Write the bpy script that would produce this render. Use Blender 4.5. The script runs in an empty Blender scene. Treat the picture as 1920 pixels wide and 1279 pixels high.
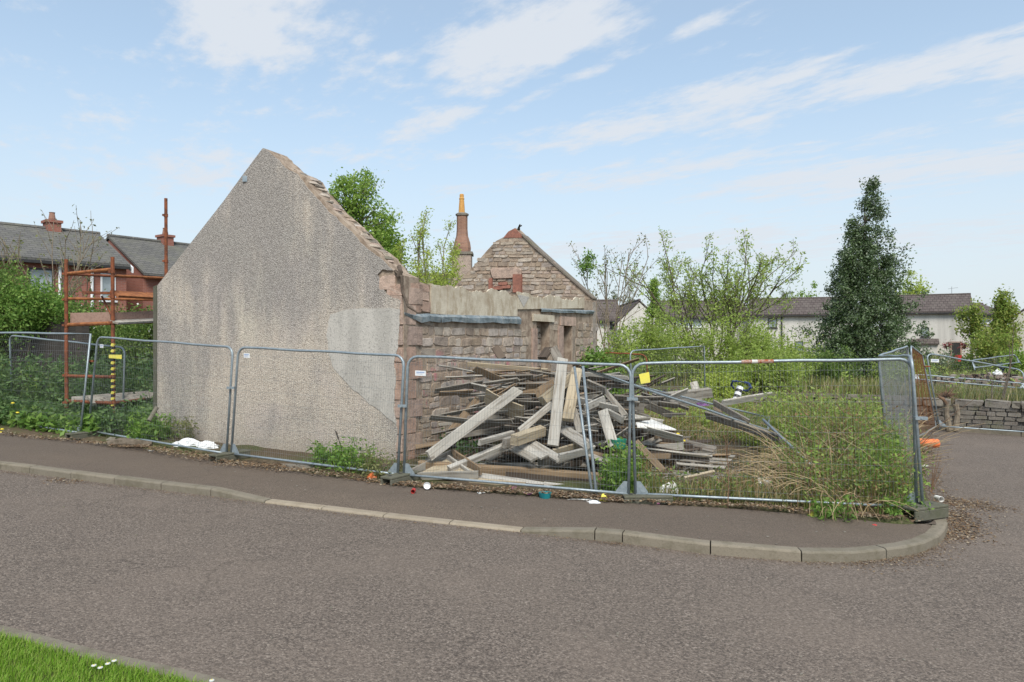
import bpy, math, random
import numpy as np
from mathutils import Vector, Matrix

random.seed(7)
RNG = np.random.default_rng(7)
SC = bpy.context.scene
COL = SC.collection

# ------------------------------------------------------------------ camera, sky, sun, exposure
CAM = 2.14
F = 1340.0
cd = bpy.data.cameras.new('camera'); cam = bpy.data.objects.new('camera', cd); COL.objects.link(cam)
cam.location = (0, 0, CAM); cam.rotation_euler = (math.radians(90), 0, 0)
cd.sensor_width = 36.0; cd.lens = 36.0 * F / 1920.0; cd.clip_start = 0.1; cd.clip_end = 3000
SC.camera = cam
SUN_EL, SUN_AZ = math.radians(50), math.radians(172)      # azimuth clockwise from +Y
SC.view_settings.view_transform = 'Standard'; SC.view_settings.look = 'None'
SC.view_settings.gamma = 1.0; SC.view_settings.use_curve_mapping = False
SC.view_settings.exposure = 1.05
SC.cycles.max_bounces = 6; SC.cycles.transparent_max_bounces = 8
SC.cycles.use_adaptive_sampling = True

class NT:
    """small wrapper to write node trees"""
    def __init__(s, tree): s.t = tree
    def n(s, typ, **kw):
        nd = s.t.nodes.new(typ)
        for k, v in kw.items():
            if k.startswith('i_'):
                key = k[2:]
                key = int(key) if key.isdigit() else key.replace('_', ' ')
                s.put(nd, key, v)
            else: setattr(nd, k, v)
        return nd
    def put(s, nd, key, v):
        if isinstance(v, bpy.types.NodeSocket): s.t.links.new(v, nd.inputs[key])
        else:
            sk = nd.inputs[key]
            if sk.type == 'RGBA' and len(v) == 3: v = (*v, 1)
            sk.default_value = v
    def math(s, op, a, b=0.0, c=None, clamp=False):
        nd = s.t.nodes.new('ShaderNodeMath'); nd.operation = op; nd.use_clamp = clamp
        s.put(nd, 0, a); s.put(nd, 1, b)
        if c is not None: s.put(nd, 2, c)
        return nd.outputs[0]
    def mix(s, f, a, b, blend='MIX'):
        nd = s.t.nodes.new('ShaderNodeMix'); nd.data_type = 'RGBA'; nd.blend_type = blend
        s.put(nd, 0, f); s.put(nd, 6, a); s.put(nd, 7, b)
        return nd.outputs[2]
    def noise(s, vec, scale, detail=3, rough=.55, out=0):
        nd = s.t.nodes.new('ShaderNodeTexNoise'); s.put(nd, 'Vector', vec)
        nd.inputs['Scale'].default_value = scale; nd.inputs['Detail'].default_value = detail
        nd.inputs['Roughness'].default_value = rough
        return nd.outputs[out]
    def ramp(s, f, stops, interp='LINEAR'):
        nd = s.t.nodes.new('ShaderNodeValToRGB'); cr = nd.color_ramp; cr.interpolation = interp
        while len(cr.elements) < len(stops): cr.elements.new(.5)
        for e, (p, c) in zip(cr.elements, stops):
            e.position = p
            e.color = (c, c, c, 1) if not hasattr(c, '__len__') else (*c[:3], 1)
        s.put(nd, 0, f)
        return nd.outputs[0]
    def step(s, x, lo, hi):
        nd = s.t.nodes.new('ShaderNodeMapRange'); nd.interpolation_type = 'SMOOTHSTEP'
        s.put(nd, 0, x); nd.inputs[1].default_value = lo; nd.inputs[2].default_value = hi
        return nd.outputs[0]
    def mapping(s, vec, loc=(0, 0, 0), rot=(0, 0, 0), sc=(1, 1, 1)):
        nd = s.t.nodes.new('ShaderNodeMapping'); s.put(nd, 'Vector', vec)
        nd.inputs['Location'].default_value = loc; nd.inputs['Rotation'].default_value = rot; nd.inputs['Scale'].default_value = sc
        return nd.outputs[0]

def build_world():
    w = bpy.data.worlds.new('World'); SC.world = w; w.use_nodes = True
    t = NT(w.node_tree); w.node_tree.nodes.clear()
    out = t.n('ShaderNodeOutputWorld'); bg = t.n('ShaderNodeBackground')
    w.node_tree.links.new(bg.outputs[0], out.inputs[0])
    sky = t.n('ShaderNodeTexSky', sky_type='NISHITA', sun_disc=False, sun_elevation=SUN_EL, sun_rotation=SUN_AZ,
              air_density=1.0, dust_density=1.6, ozone_density=1.6, altitude=60)
    tc = t.n('ShaderNodeTexCoord').outputs['Generated']
    sx = t.n('ShaderNodeSeparateXYZ', i_0=tc)
    z = t.math('MAXIMUM', sx.outputs[2], 0.035)
    u = t.math('DIVIDE', sx.outputs[0], z); v = t.math('DIVIDE', sx.outputs[1], z)
    uv = t.n('ShaderNodeCombineXYZ', i_0=u, i_1=v, i_2=0.0).outputs[0]
    # a cloud layer on a plane overhead: streaky altocumulus drawn out along the wind
    wind = t.mapping(uv, rot=(0, 0, math.radians(-34)), sc=(1.0, 1.0, 1))
    wind = t.mapping(wind, sc=(1.6, 0.8, 1))
    n1 = t.noise(wind, 1.9, 8, .66)
    n2 = t.noise(t.mapping(uv, loc=(4.2, 1.3, 0)), .55, 4, .5)
    n3 = t.noise(t.mapping(wind, loc=(1.7, 9.0, 0)), 6.0, 5, .6)
    blobs = None
    # cloud banks standing in the sky (u, v on the layer, half sizes, turn, weight)
    for (bu, bv, ru, rv, rot, wt) in ((-.78, 2.3, .30, .46, 20, .50), (-.55, 2.6, .12, .3, 60, .3), (.04, 2.4, .20, .66, 32, .54), (-.38, 3.3, .15, .42, 34, .48),
                                      (.16, 2.85, .06, .55, 36, .42), (.62, 2.2, .05, .3, 30, .3),
                                      (.66, 3.2, .27, .85, 50, .48), (1.4, 2.75, .22, .80, 55, .42), (.75, 4.3, .35, 1.0, 60, .36), (.1, 4.4, .2, .8, 60, .3),
                                      (2.3, 4.2, .5, 1.5, 50, .40), (1.9, 2.1, .10, .5, 55, .36), (2.6, 3.0, .2, .9, 60, .36), (-2.2, 4.2, .5, 1.2, 60, .22), (3.5, 7.5, 1.2, 2.5, 50, .35), (1.5, 7.5, 1.0, 2.4, 60, .3)):
        m = t.n('ShaderNodeMapping', vector_type='TEXTURE'); t.put(m, 'Vector', uv)
        m.inputs['Location'].default_value = (bu, bv, 0); m.inputs['Rotation'].default_value = (0, 0, math.radians(rot))
        m.inputs['Scale'].default_value = (ru, rv, 1)
        ln = t.n('ShaderNodeVectorMath', operation='LENGTH', i_0=m.outputs[0]).outputs['Value']
        b = t.math('MULTIPLY', t.math('SUBTRACT', 1.0, t.step(ln, 0.25, 1.55)), wt)
        blobs = b if blobs is None else t.math('MAXIMUM', blobs, b)
    def amp(n, k): return t.math('MULTIPLY', t.math('SUBTRACT', n, .5), k)
    dens = t.math('ADD', t.math('ADD', amp(n1, 1.5), amp(n2, .7)), amp(n3, .75))
    dens = t.math('ADD', dens, blobs)
    mask = t.step(dens, .04, .50)
    low = t.math('SUBTRACT', 1.0, t.step(sx.outputs[2], 0.02, .40))            # the layer thickens towards the horizon
    hz = t.math('MULTIPLY', low, .48)
    veil = t.math('ADD', t.math('MULTIPLY', mask, .58), .38)
    tot = t.math('MAXIMUM', t.math('MINIMUM', t.math('ADD', veil, t.math('MULTIPLY', hz, t.math('SUBTRACT', 1.0, mask))), .95), 0.0)
    tint = t.mix(1.0, sky.outputs[0], (.84, 1.05, 1.03), 'MULTIPLY')
    colr = t.mix(tot, tint, (3.62, 3.84, 4.14))
    t.put(bg, 'Color', colr); bg.inputs['Strength'].default_value = 0.1
build_world()
sd = bpy.data.lights.new('sun', 'SUN'); sd.energy = 1.9; sd.angle = math.radians(26); sd.color = (1, .95, .88)
sun = bpy.data.objects.new('sun', sd); COL.objects.link(sun)
sun.rotation_euler = (math.radians(90) - SUN_EL, 0, -SUN_AZ + math.pi)

# ------------------------------------------------------------------ helpers
def g(x): return -0.026 * max(-14.0, min(14.0, x))
def P(px, py, Y): return Vector(((px - 960) / F * Y, Y, CAM - (py - 639.5) / F * Y))
def G(px, py, dz=0.0):
    """the point of the gently sloping ground seen at a photograph position"""
    s, tt = (px - 960) / F, (py - 639.5) / F
    Y = 10.0
    for _ in range(30): Y = (CAM - g(s * Y) - dz) / tt
    return Vector((s * Y, Y, g(s * Y) + dz))

class Buf:
    def __init__(s): s.v = []; s.f = []
    def add(s, vs, fs):
        o = len(s.v); s.v.extend([tuple(v) for v in vs]); s.f.extend([tuple(i + o for i in f) for f in fs])
    def box(s, a, b):
        x0, y0, z0 = a; x1, y1, z1 = b
        s.add([(x0, y0, z0), (x1, y0, z0), (x1, y1, z0), (x0, y1, z0), (x0, y0, z1), (x1, y0, z1), (x1, y1, z1), (x0, y1, z1)],
              [(3, 2, 1, 0), (4, 5, 6, 7), (0, 1, 5, 4), (1, 2, 6, 5), (2, 3, 7, 6), (3, 0, 4, 7)])
    def obox(s, o, u, v, w):
        o, u, v, w = map(Vector, (o, u, v, w))
        s.add([o, o + u, o + u + v, o + v, o + w, o + u + w, o + u + v + w, o + v + w],
              [(3, 2, 1, 0), (4, 5, 6, 7), (0, 1, 5, 4), (1, 2, 6, 5), (2, 3, 7, 6), (3, 0, 4, 7)])
    def tube(s, p0, p1, r0, r1=None, n=6, caps=True):
        s.path([p0, p1], [r0, r0 if r1 is None else r1], n, caps)
    def path(s, pts, rs, n=6, caps=True, closed=False):
        pts = [Vector(p) for p in pts]
        if not hasattr(rs, '__len__'): rs = [rs] * len(pts)
        rings = []; m = len(pts); ref = None
        for i, p in enumerate(pts):
            a = pts[(i - 1) % m] if (i > 0 or closed) else p
            b = pts[(i + 1) % m] if (i < m - 1 or closed) else p
            d = (b - a); d = d.normalized() if d.length > 1e-9 else Vector((0, 0, 1))
            if ref is None:
                ref = d.cross(Vector((0, 0, 1)))
                if ref.length < .1: ref = d.cross(Vector((1, 0, 0)))
            x = (ref - d * ref.dot(d)).normalized(); ref = x
            y = d.cross(x)
            rings.append([p + (x * math.cos(2 * math.pi * k / n) + y * math.sin(2 * math.pi * k / n)) * rs[i] for k in range(n)])
        vs = [q for r in rings for q in r]; fs = []
        for i in range(m if closed else m - 1):
            a, b = i * n, ((i + 1) % m) * n
            for k in range(n): fs.append((a + k, a + (k + 1) % n, b + (k + 1) % n, b + k))
        if caps and not closed:
            fs.append(tuple(range(n - 1, -1, -1))); fs.append(tuple((m - 1) * n + k for k in range(n)))
        s.add(vs, fs)
    def prism(s, poly, off):
        off = Vector(off); n = len(poly); poly = [Vector(p) for p in poly]
        fs = [tuple(range(n)), tuple(range(2 * n - 1, n - 1, -1))]
        for i in range(n): fs.append((i, i + n, (i + 1) % n + n, (i + 1) % n))
        s.add(poly + [p + off for p in poly], fs)
    def lathe(s, prof, c=(0, 0, 0), n=12):
        c = Vector(c); vs = []; fs = []
        for r, z in prof:
            for k in range(n): vs.append(c + Vector((r * math.cos(2 * math.pi * k / n), r * math.sin(2 * math.pi * k / n), z)))
        for i in range(len(prof) - 1):
            for k in range(n): fs.append((i * n + k, i * n + (k + 1) % n, (i + 1) * n + (k + 1) % n, (i + 1) * n + k))
        fs.append(tuple(range(n - 1, -1, -1))); fs.append(tuple((len(prof) - 1) * n + k for k in range(n)))
        s.add(vs, fs)

ROOT = {}
def tag(o, label=None, cat=None, group=None, kind=None):
    if label: o['label'] = label
    if cat: o['category'] = cat
    if group: o['group'] = group
    if kind: o['kind'] = kind
    return o
def thing(name, label, cat, loc=(0, 0, 0), rot=0.0, group=None, kind=None):
    o = bpy.data.objects.new(name, None); COL.objects.link(o)
    o.location = loc; o.rotation_euler = (0, 0, rot); o.empty_display_size = .2
    ROOT[o.name] = Vector(loc)
    return tag(o, label, cat, group, kind)
def link_mesh(name, me, mat, parent=None, smooth=False):
    if mat is not None: me.materials.append(mat)
    o = bpy.data.objects.new(name, me); COL.objects.link(o)
    if smooth: me.polygons.foreach_set('use_smooth', [True] * len(me.polygons))
    if parent is not None:
        o.parent = parent; ROOT[o.name] = ROOT.get(parent.name, Vector((0, 0, 0)))
    return o
def obj(name, buf, mat, parent=None, local=False, smooth=False, loc=None):
    """one mesh object; vertices are world positions unless local"""
    me = bpy.data.meshes.new(name)
    v = buf.v
    off = None
    if parent is not None and not local: off = ROOT[parent.name]
    elif loc is not None: off = Vector(loc)
    if off is not None: v = [(a - off.x, b - off.y, c - off.z) for a, b, c in v]
    me.from_pydata(v, [], buf.f); me.update()
    o = link_mesh(name, me, mat, parent, smooth)
    if parent is None and loc is not None: o.location = loc; ROOT[o.name] = Vector(loc)
    return o
def np_mesh(name, verts, faces, mat, parent=None, loc=None, smooth=False):
    """verts (N,3), faces (M,k) arrays -> object"""
    verts = np.asarray(verts, dtype=np.float32); faces = np.asarray(faces, dtype=np.int32)
    off = None
    if parent is not None: off = ROOT[parent.name]
    elif loc is not None: off = Vector(loc)
    if off is not None: verts = verts - np.array(off, dtype=np.float32)
    k = faces.shape[1]
    me = bpy.data.meshes.new(name)
    me.vertices.add(len(verts)); me.vertices.foreach_set('co', verts.ravel())
    me.loops.add(faces.size); me.loops.foreach_set('vertex_index', faces.ravel())
    me.polygons.add(len(faces)); me.polygons.foreach_set('loop_start', np.arange(0, faces.size, k, dtype=np.int32))
    me.polygons.foreach_set('loop_total', np.full(len(faces), k, dtype=np.int32))
    me.update(calc_edges=True)
    o = link_mesh(name, me, mat, parent, smooth)
    if parent is None and loc is not None: o.location = loc; ROOT[o.name] = Vector(loc)
    return o

# ------------------------------------------------------------------ materials
MATS = {}
def material(name, rough=.8, spec=.3):
    m = bpy.data.materials.new(name); m.use_nodes = True
    t = NT(m.node_tree); b = m.node_tree.nodes['Principled BSDF']
    b.inputs['Roughness'].default_value = rough; b.inputs['Specular IOR Level'].default_value = spec
    MATS[name] = m
    return m, t, b
def pos(t): return t.n('ShaderNodeNewGeometry').outputs['Position']
def objc(t): return t.n('ShaderNodeTexCoord').outputs['Object']
def bump(t, b, h, strength=.5, dist=.02):
    nd = t.n('ShaderNodeBump', i_Height=h); nd.inputs['Strength'].default_value = strength; nd.inputs['Distance'].default_value = dist
    t.put(b, 'Normal', nd.outputs[0])

def m_plain(name, c, c2=None, scale=8, rough=.7, spec=.3, metal=0, bmp=0.15, where='pos', amount=1.0):
    m, t, b = material(name, rough, spec)
    v = pos(t) if where == 'pos' else objc(t)
    n = t.noise(v, scale, 4, .6)
    c2 = c2 or tuple(x * .65 for x in c)
    t.put(b, 'Base Color', t.mix(t.step(n, .35, .68), c, c2))
    b.inputs['Metallic'].default_value = metal
    if bmp: bump(t, b, t.noise(v, scale * 4, 3), bmp, .01)
    return m
def m_leaf(name, cols, trans=.3, rough=.5, patch=None):
    m, t, b = material(name, rough, .25)
    r = t.n('ShaderNodeNewGeometry').outputs['Random Per Island']
    stops = [((i + .5) / len(cols), c) for i, c in enumerate(cols)]
    c = t.ramp(r, stops)
    if patch:
        c = t.mix(t.step(t.noise(pos(t), patch[1], 2), .48, .62), c, patch[0])
    t.put(b, 'Base Color', c)
    if trans:
        tr = t.n('ShaderNodeBsdfTranslucent'); t.put(tr, 'Color', c)
        mx = t.n('ShaderNodeMixShader'); mx.inputs[0].default_value = trans
        out = t.t.nodes['Material Output']
        t.t.links.new(b.outputs[0], mx.inputs[1]); t.t.links.new(tr.outputs[0], mx.inputs[2]); t.t.links.new(mx.outputs[0], out.inputs[0])
    return m

def m_asphalt(name, base, dark, lite, patchc, chip=70.0, wear=1.0):
    m, t, b = material(name, .85, .25)
    p = pos(t)
    vo = t.n('ShaderNodeTexVoronoi', i_Vector=p, i_Scale=chip); vo.inputs['Randomness'].default_value = 1
    cell = t.n('ShaderNodeSeparateColor', i_0=vo.outputs['Color']).outputs[0]
    chipc = t.ramp(cell, [(0, dark), (.35, base), (.75, base), (1, lite)])
    n1 = t.noise(p, chip * .45, 4, .7)
    c = t.mix(t.math('MULTIPLY', t.step(n1, .45, .62), .8), chipc, dark)
    big = t.noise(p, .55, 4, .6)
    c = t.mix(t.math('MULTIPLY', t.step(big, .42, .68), .34 * wear), c, patchc)
    mid = t.noise(t.mapping(p, sc=(1, 2.2, 1)), 2.3, 5, .65)
    c = t.mix(t.math('MULTIPLY', t.step(mid, .5, .7), .35), c, tuple(x * .75 for x in base))
    # hairline cracks and the odd darker repair
    w_ = t.n('ShaderNodeVectorMath', operation='ADD', i_0=p, i_1=t.n('ShaderNodeVectorMath', operation='SCALE', i_0=t.noise(p, 1.6, 4, .6, 1), i_Scale=.9).outputs[0]).outputs[0]
    ck = t.n('ShaderNodeTexVoronoi', feature='DISTANCE_TO_EDGE', i_Vector=w_, i_Scale=.33)
    crack = t.math('MULTIPLY', t.math('SUBTRACT', 1.0, t.step(ck.outputs['Distance'], .002, .010)), t.step(t.noise(p, .35, 2), .50, .60))
    c = t.mix(t.math('MULTIPLY', crack, .3 * wear), c, tuple(x * .5 for x in dark))
    t.put(b, 'Base Color', c)
    h = t.math('ADD', t.math('MULTIPLY', vo.outputs['Distance'], -1.0), t.math('MULTIPLY', n1, .9))
    bump(t, b, h, .6, .010)
    return m
m_asphalt('road', (.176, .140, .113), (.070, .056, .046), (.285, .234, .192), (.203, .159, .127), 80)
m_asphalt('pavement', (.142, .109, .084), (.086, .067, .052), (.205, .167, .133), (.17, .128, .094), 120, .8)

def m_ground():
    m, t, b = material('ground', .95, .1)
    p = pos(t)
    n = t.noise(p, 1.1, 5, .65); n2 = t.noise(p, 14, 4, .7)
    c = t.mix(t.step(n, .4, .62), (.105, .078, .052), (.075, .088, .033))
    c = t.mix(t.math('MULTIPLY', t.step(n2, .5, .7), .7), c, (.20, .155, .105))
    c = t.mix(t.math('MULTIPLY', t.step(t.noise(p, 40, 2), .6, .7), .6), c, (.05, .038, .028))
    t.put(b, 'Base Color', c); bump(t, b, n2, .8, .05)
m_ground()

def m_harl():
    m, t, b = material('harling', .95, .1)
    p = pos(t)
    fine = t.noise(p, 70, 3, .75)
    vo = t.n('ShaderNodeTexVoronoi', i_Vector=p, i_Scale=48.0)
    cell = t.n('ShaderNodeSeparateColor', i_0=vo.outputs['Color']).outputs[0]
    base = t.ramp(cell, [(0, (.43, .36, .295)), (.5, (.51, .437, .362)), (1, (.595, .525, .44))])
    base = t.mix(t.math('MULTIPLY', t.step(t.noise(p, .9, 3), .45, .65), .5), base, (.51, .435, .39))
    base = t.mix(t.math('MULTIPLY', t.step(t.noise(t.mapping(p, loc=(7, 1, 3), sc=(1, 1, .7)), 1.3, 4, .6), .52, .68), .45), base, (.56, .505, .41))
    z = t.n('ShaderNodeSeparateXYZ', i_0=p).outputs[2]
    # soot and algae settle high up and run down in streaks: their own marks in the render
    st = t.noise(t.mapping(p, sc=(3.6, 3.6, .7)), 1.0, 6, .68)
    patch = t.noise(t.mapping(p, loc=(3.1, 0, 1.2)), .42, 3, .55)
    high = t.step(z, .9, 3.6)
    a = t.math('ADD', t.math('MULTIPLY', st, .72), t.math('MULTIPLY', patch, .80))
    a = t.math('ADD', a, t.math('MULTIPLY', high, .17))
    a = t.step(a, .66, 1.0)
    v2 = t.n('ShaderNodeTexVoronoi', i_Vector=t.mapping(p, loc=(3, 5, 1)), i_Scale=66.0)
    pit = t.n('ShaderNodeSeparateColor', i_0=v2.outputs['Color']).outputs[1]
    pit = t.math('ADD', pit, t.math('ADD', t.math('MULTIPLY', a, .30), t.math('MULTIPLY', t.math('SUBTRACT', fine, .5), .5)))
    speck = t.step(pit, .74, .98)
    c = t.mix(t.math('MULTIPLY', a, .72), base, (.315, .292, .275))
    c = t.mix(t.math('MULTIPLY', speck, .56), c, (.145, .128, .114))
    foot = t.math('SUBTRACT', 1.0, t.step(t.math('ADD', z, t.math('MULTIPLY', t.noise(p, 2.5, 3), .5)), .2, .75))
    c = t.mix(t.math('MULTIPLY', foot, .4), c, (.26, .22, .165))
    t.put(b, 'Base Color', c)
    bump(t, b, t.math('ADD', fine, t.math('MULTIPLY', vo.outputs['Distance'], -.8)), .7, .02)
m_harl()
def m_patch():
    m, t, b = material('render_patch', .95, .1)
    p = pos(t); n = t.noise(p, 34, 3, .7); big = t.noise(t.mapping(p, sc=(2, 2, .5)), 1.4, 4)
    c = t.mix(t.step(big, .4, .65), (.475, .44, .395), (.39, .362, .325))
    c = t.mix(t.math('MULTIPLY', t.step(n, .52, .66), .62), c, (.19, .178, .165))
    t.put(b, 'Base Color', c); bump(t, b, n, .6, .015)
m_patch()
def m_stone(name, cols, pink=False, moss=None, scale=1.0):
    m, t, b = material(name, .92, .15)
    p = pos(t)
    r = t.n('ShaderNodeObjectInfo').outputs['Random']
    r2 = t.n('ShaderNodeNewGeometry').outputs['Random Per Island']
    rr = t.math('FRACT', t.math('ADD', r, r2))
    c = t.ramp(rr, [((i + .5) / len(cols), k) for i, k in enumerate(cols)])
    n = t.noise(p, 7 * scale, 5, .65); f = t.noise(p, 45 * scale, 3, .7)
    c = t.mix(t.math('MULTIPLY', t.step(n, .42, .7), .55), c, (.13, .105, .09))
    c = t.mix(t.math('MULTIPLY', t.step(f, .52, .72), .35), c, (.42, .36, .31))
    st = t.noise(t.mapping(p, sc=(4, 4, .4)), 1.0, 4)
    c = t.mix(t.math('MULTIPLY', t.step(st, .5, .72), .38), c, (.11, .085, .066))
    if pink:
        z = t.n('ShaderNodeSeparateXYZ', i_0=p).outputs[2]
        k = t.math('MULTIPLY', t.step(t.noise(t.mapping(p, loc=(5, 2, 0), sc=(1.3, 1.3, .9)), 1.5, 6, .7), .56, .64), .6)
        k = t.math('MULTIPLY', k, t.math('SUBTRACT', 1.0, t.step(z, 1.7, 2.1)))
        c = t.mix(k, c, (.50, .155, .19))
    if moss:
        c = t.mix(t.math('MULTIPLY', t.step(t.noise(p, 2.2, 4), .5, .68), .6), c, moss)
    t.put(b, 'Base Color', c)
    bump(t, b, t.math('ADD', n, t.math('MULTIPLY', f, .5)), .7, .03)
    return m
m_stone('rubble_stone', [(.33, .25, .18), (.45, .375, .295), (.40, .295, .215), (.34, .29, .24), (.54, .455, .37), (.38, .28, .225), (.48, .415, .36), (.28, .215, .165), (.40, .345, .31)], pink=True)
m_stone('quoin_stone', [(.41, .265, .20), (.45, .305, .235), (.39, .285, .235), (.49, .355, .28)])
m_stone('dark_stone', [(.17, .15, .12), (.23, .20, .165), (.145, .125, .105), (.20, .17, .14)], moss=(.15, .145, .08))
m_stone('cope_stone', [(.22, .20, .165), (.19, .17, .14), (.25, .22, .185)], moss=(.15, .145, .085))
m_plain('mortar', (.38, .30, .23), (.21, .155, .115), 6, .95, .1, bmp=.6)
m_plain('dark_mortar', (.075, .062, .052), (.04, .035, .03), 6, .95, .1, bmp=.6)
m_plain('red_brick', (.33, .145, .105), (.22, .105, .08), 10, .9, .1, bmp=.4)
def m_cream():
    m, t, b = material('cream_render', .9, .15)
    p = pos(t)
    st = t.noise(t.mapping(t.n('ShaderNodeVectorMath', operation='ADD', i_0=p, i_1=t.n('ShaderNodeVectorMath', operation='SCALE', i_0=t.noise(p, 3, 3, .6, 1), i_Scale=.25).outputs[0]).outputs[0], sc=(5, 5, 1.3)), 1.0, 6, .7); n = t.noise(p, 3, 4)
    c = t.mix(t.step(n, .4, .65), (.56, .495, .39), (.43, .36, .27))
    c = t.mix(t.math('MULTIPLY', t.step(st, .48, .68), .55), c, (.27, .19, .11))
    t.put(b, 'Base Color', c); bump(t, b, t.noise(p, 30, 4), .4, .02)
m_cream()
def m_lead():
    m, t, b = material('lead_flashing', .55, .4)
    p = pos(t); n = t.noise(p, 5, 5, .7)
    t.put(b, 'Base Color', t.ramp(n, [(.3, (.10, .12, .135)), (.5, (.22, .26, .28)), (.7, (.36, .37, .36))]))
    b.inputs['Metallic'].default_value = .25; bump(t, b, n, .5, .03)
m_lead()
def m_kerb(name, a, bcol, moss):
    m, t, b = material(name, .9, .15)
    p = pos(t); r = t.n('ShaderNodeObjectInfo').outputs['Random']
    n = t.noise(p, 55, 3, .7); big = t.noise(p, 4.5, 6, .72)
    c = t.mix(r, a, bcol)
    c = t.mix(t.math('MULTIPLY', t.step(big, .42, .68), .6), c, moss)
    c = t.mix(t.math('MULTIPLY', t.step(n, .5, .7), .4), c, tuple(x * .55 for x in a))
    t.put(b, 'Base Color', c); bump(t, b, n, .6, .01)
m_kerb('kerb_stone', (.235, .20, .152), (.195, .17, .132), (.12, .105, .07))
m_kerb('pale_kerb', (.335, .28, .21), (.30, .25, .19), (.23, .185, .13))
m_kerb('concrete_block', (.13, .125, .095), (.11, .105, .082), (.075, .08, .045))
def m_metal():
    m, t, b = material('galvanised_steel', .42, .5)
    p = pos(t); n = t.noise(p, 22, 4, .7); big = t.noise(p, 3, 3)
    c = t.ramp(n, [(.3, (.20, .24, .265)), (.7, (.33, .37, .39))])
    c = t.mix(t.math('MULTIPLY', t.step(big, .62, .72), .35), c, (.26, .20, .16))
    t.put(b, 'Base Color', c); b.inputs['Metallic'].default_value = .35
m_metal()
m_plain('wire', (.27, .285, .29), (.20, .20, .195), 10, .5, .4, .4, 0)
m_plain('rusty_wire', (.20, .085, .035), (.13, .06, .03), 10, .8, .2, .1, 0)
m_plain('weld_rust', (.30, .085, .035), (.40, .30, .25), 26, .8, .2, 0, .3)
m_plain('rusty_steel', (.26, .088, .042), (.13, .055, .034), 9, .85, .2, .15, .4)
m_plain('orange_rust', (.35, .14, .055), (.21, .08, .038), 9, .85, .2, .1, .4)
m_plain('white_plastic', (.78, .78, .78), (.66, .66, .66), 5, .5, .4, 0, 0)
m_plain('paper_white', (.74, .73, .70), (.55, .52, .47), 9, .9, .1, 0, .2)
m_plain('blue_print', (.26, .34, .52), (.36, .42, .55), 30, .6, .3, 0, 0)
m_plain('yellow_plastic', (.72, .62, .09), (.62, .55, .12), 8, .6, .3, 0, .1)
m_plain('black_paint', (.02, .02, .02), (.03, .03, .03), 8, .5, .4, 0, 0)
m_plain('teal_plastic', (.015, .20, .22), (.012, .15, .17), 8, .4, .4, 0, 0)
m_plain('green_plastic', (.03, .26, .16), (.02, .18, .12), 8, .5, .4, 0, .1)
m_plain('orange_plastic', (.78, .20, .06), (.68, .16, .05), 7, .5, .4, 0, .05)
m_plain('pink_plastic', (.55, .16, .34), (.45, .2, .35), 8, .6, .3, 0, .1)
m_plain('purple_cloth', (.25, .10, .30), (.16, .06, .2), 8, .9, .1, 0, .3)
m_plain('blue_plastic', (.035, .06, .18), (.03, .045, .12), 4, .5, .4, 0, 0)
m_plain('red_plastic', (.5, .05, .04), (.4, .04, .04), 4, .5, .4, 0, 0)
def m_wood(name, a, bcol, dark, str_=.6):
    m, t, b = material(name, .88, .15)
    v = objc(t); r = t.n('ShaderNodeObjectInfo').outputs['Random']
    off = t.n('ShaderNodeVectorMath', operation='ADD', i_0=v)
    cb = t.n('ShaderNodeCombineXYZ', i_0=t.math('MULTIPLY', r, 37.0), i_1=t.math('MULTIPLY', r, 11.0), i_2=0.0)
    t.put(off, 1, cb.outputs[0]); v = off.outputs[0]
    gr = t.noise(t.mapping(v, sc=(1.6, 26, 26)), 1.0, 5, .65)
    bl = t.noise(t.mapping(v, sc=(1.2, 4, 4)), 1.0, 4, .6)
    c = t.mix(r, a, bcol)
    c = t.mix(t.math('MULTIPLY', t.step(gr, .45, .68), str_), c, dark)
    c = t.mix(t.math('MULTIPLY', t.step(bl, .5, .72), .5), c, tuple(x * .62 for x in bcol))
    knots = t.noise(t.mapping(v, sc=(5, 11, 11)), 1.0, 1)
    c = t.mix(t.math('MULTIPLY', t.step(knots, .70, .76), .7), c, dark)
    t.put(b, 'Base Color', c); bump(t, b, gr, .5, .006)
m_wood('wood_pale', (.49, .455, .40), (.35, .325, .285), (.17, .135, .10), .75)
m_wood('wood_grey', (.33, .30, .255), (.22, .195, .165), (.09, .07, .052), .75)
m_wood('wood_brown', (.30, .21, .13), (.22, .16, .105), (.08, .055, .035))
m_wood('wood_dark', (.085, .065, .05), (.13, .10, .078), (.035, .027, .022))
m_wood('wood_straw', (.44, .36, .25), (.37, .31, .22), (.17, .125, .08), .75)
m_wood('wood_toe', (.36, .235, .185), (.34, .22, .17), (.2, .12, .09))
m_wood('old_fence', (.058, .048, .042), (.045, .04, .036), (.02, .017, .015))
m_plain('bark', (.155, .125, .095), (.085, .068, .05), 14, .95, .1, bmp=.6)
m_plain('pale_bark', (.25, .205, .15), (.16, .125, .09), 14, .95, .1, bmp=.4)
m_plain('straw', (.46, .355, .215), (.33, .235, .13), 6, .9, .1, bmp=0)
m_plain('brown_cane', (.20, .125, .08), (.14, .085, .055), 6, .9, .1, bmp=0)
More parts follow.
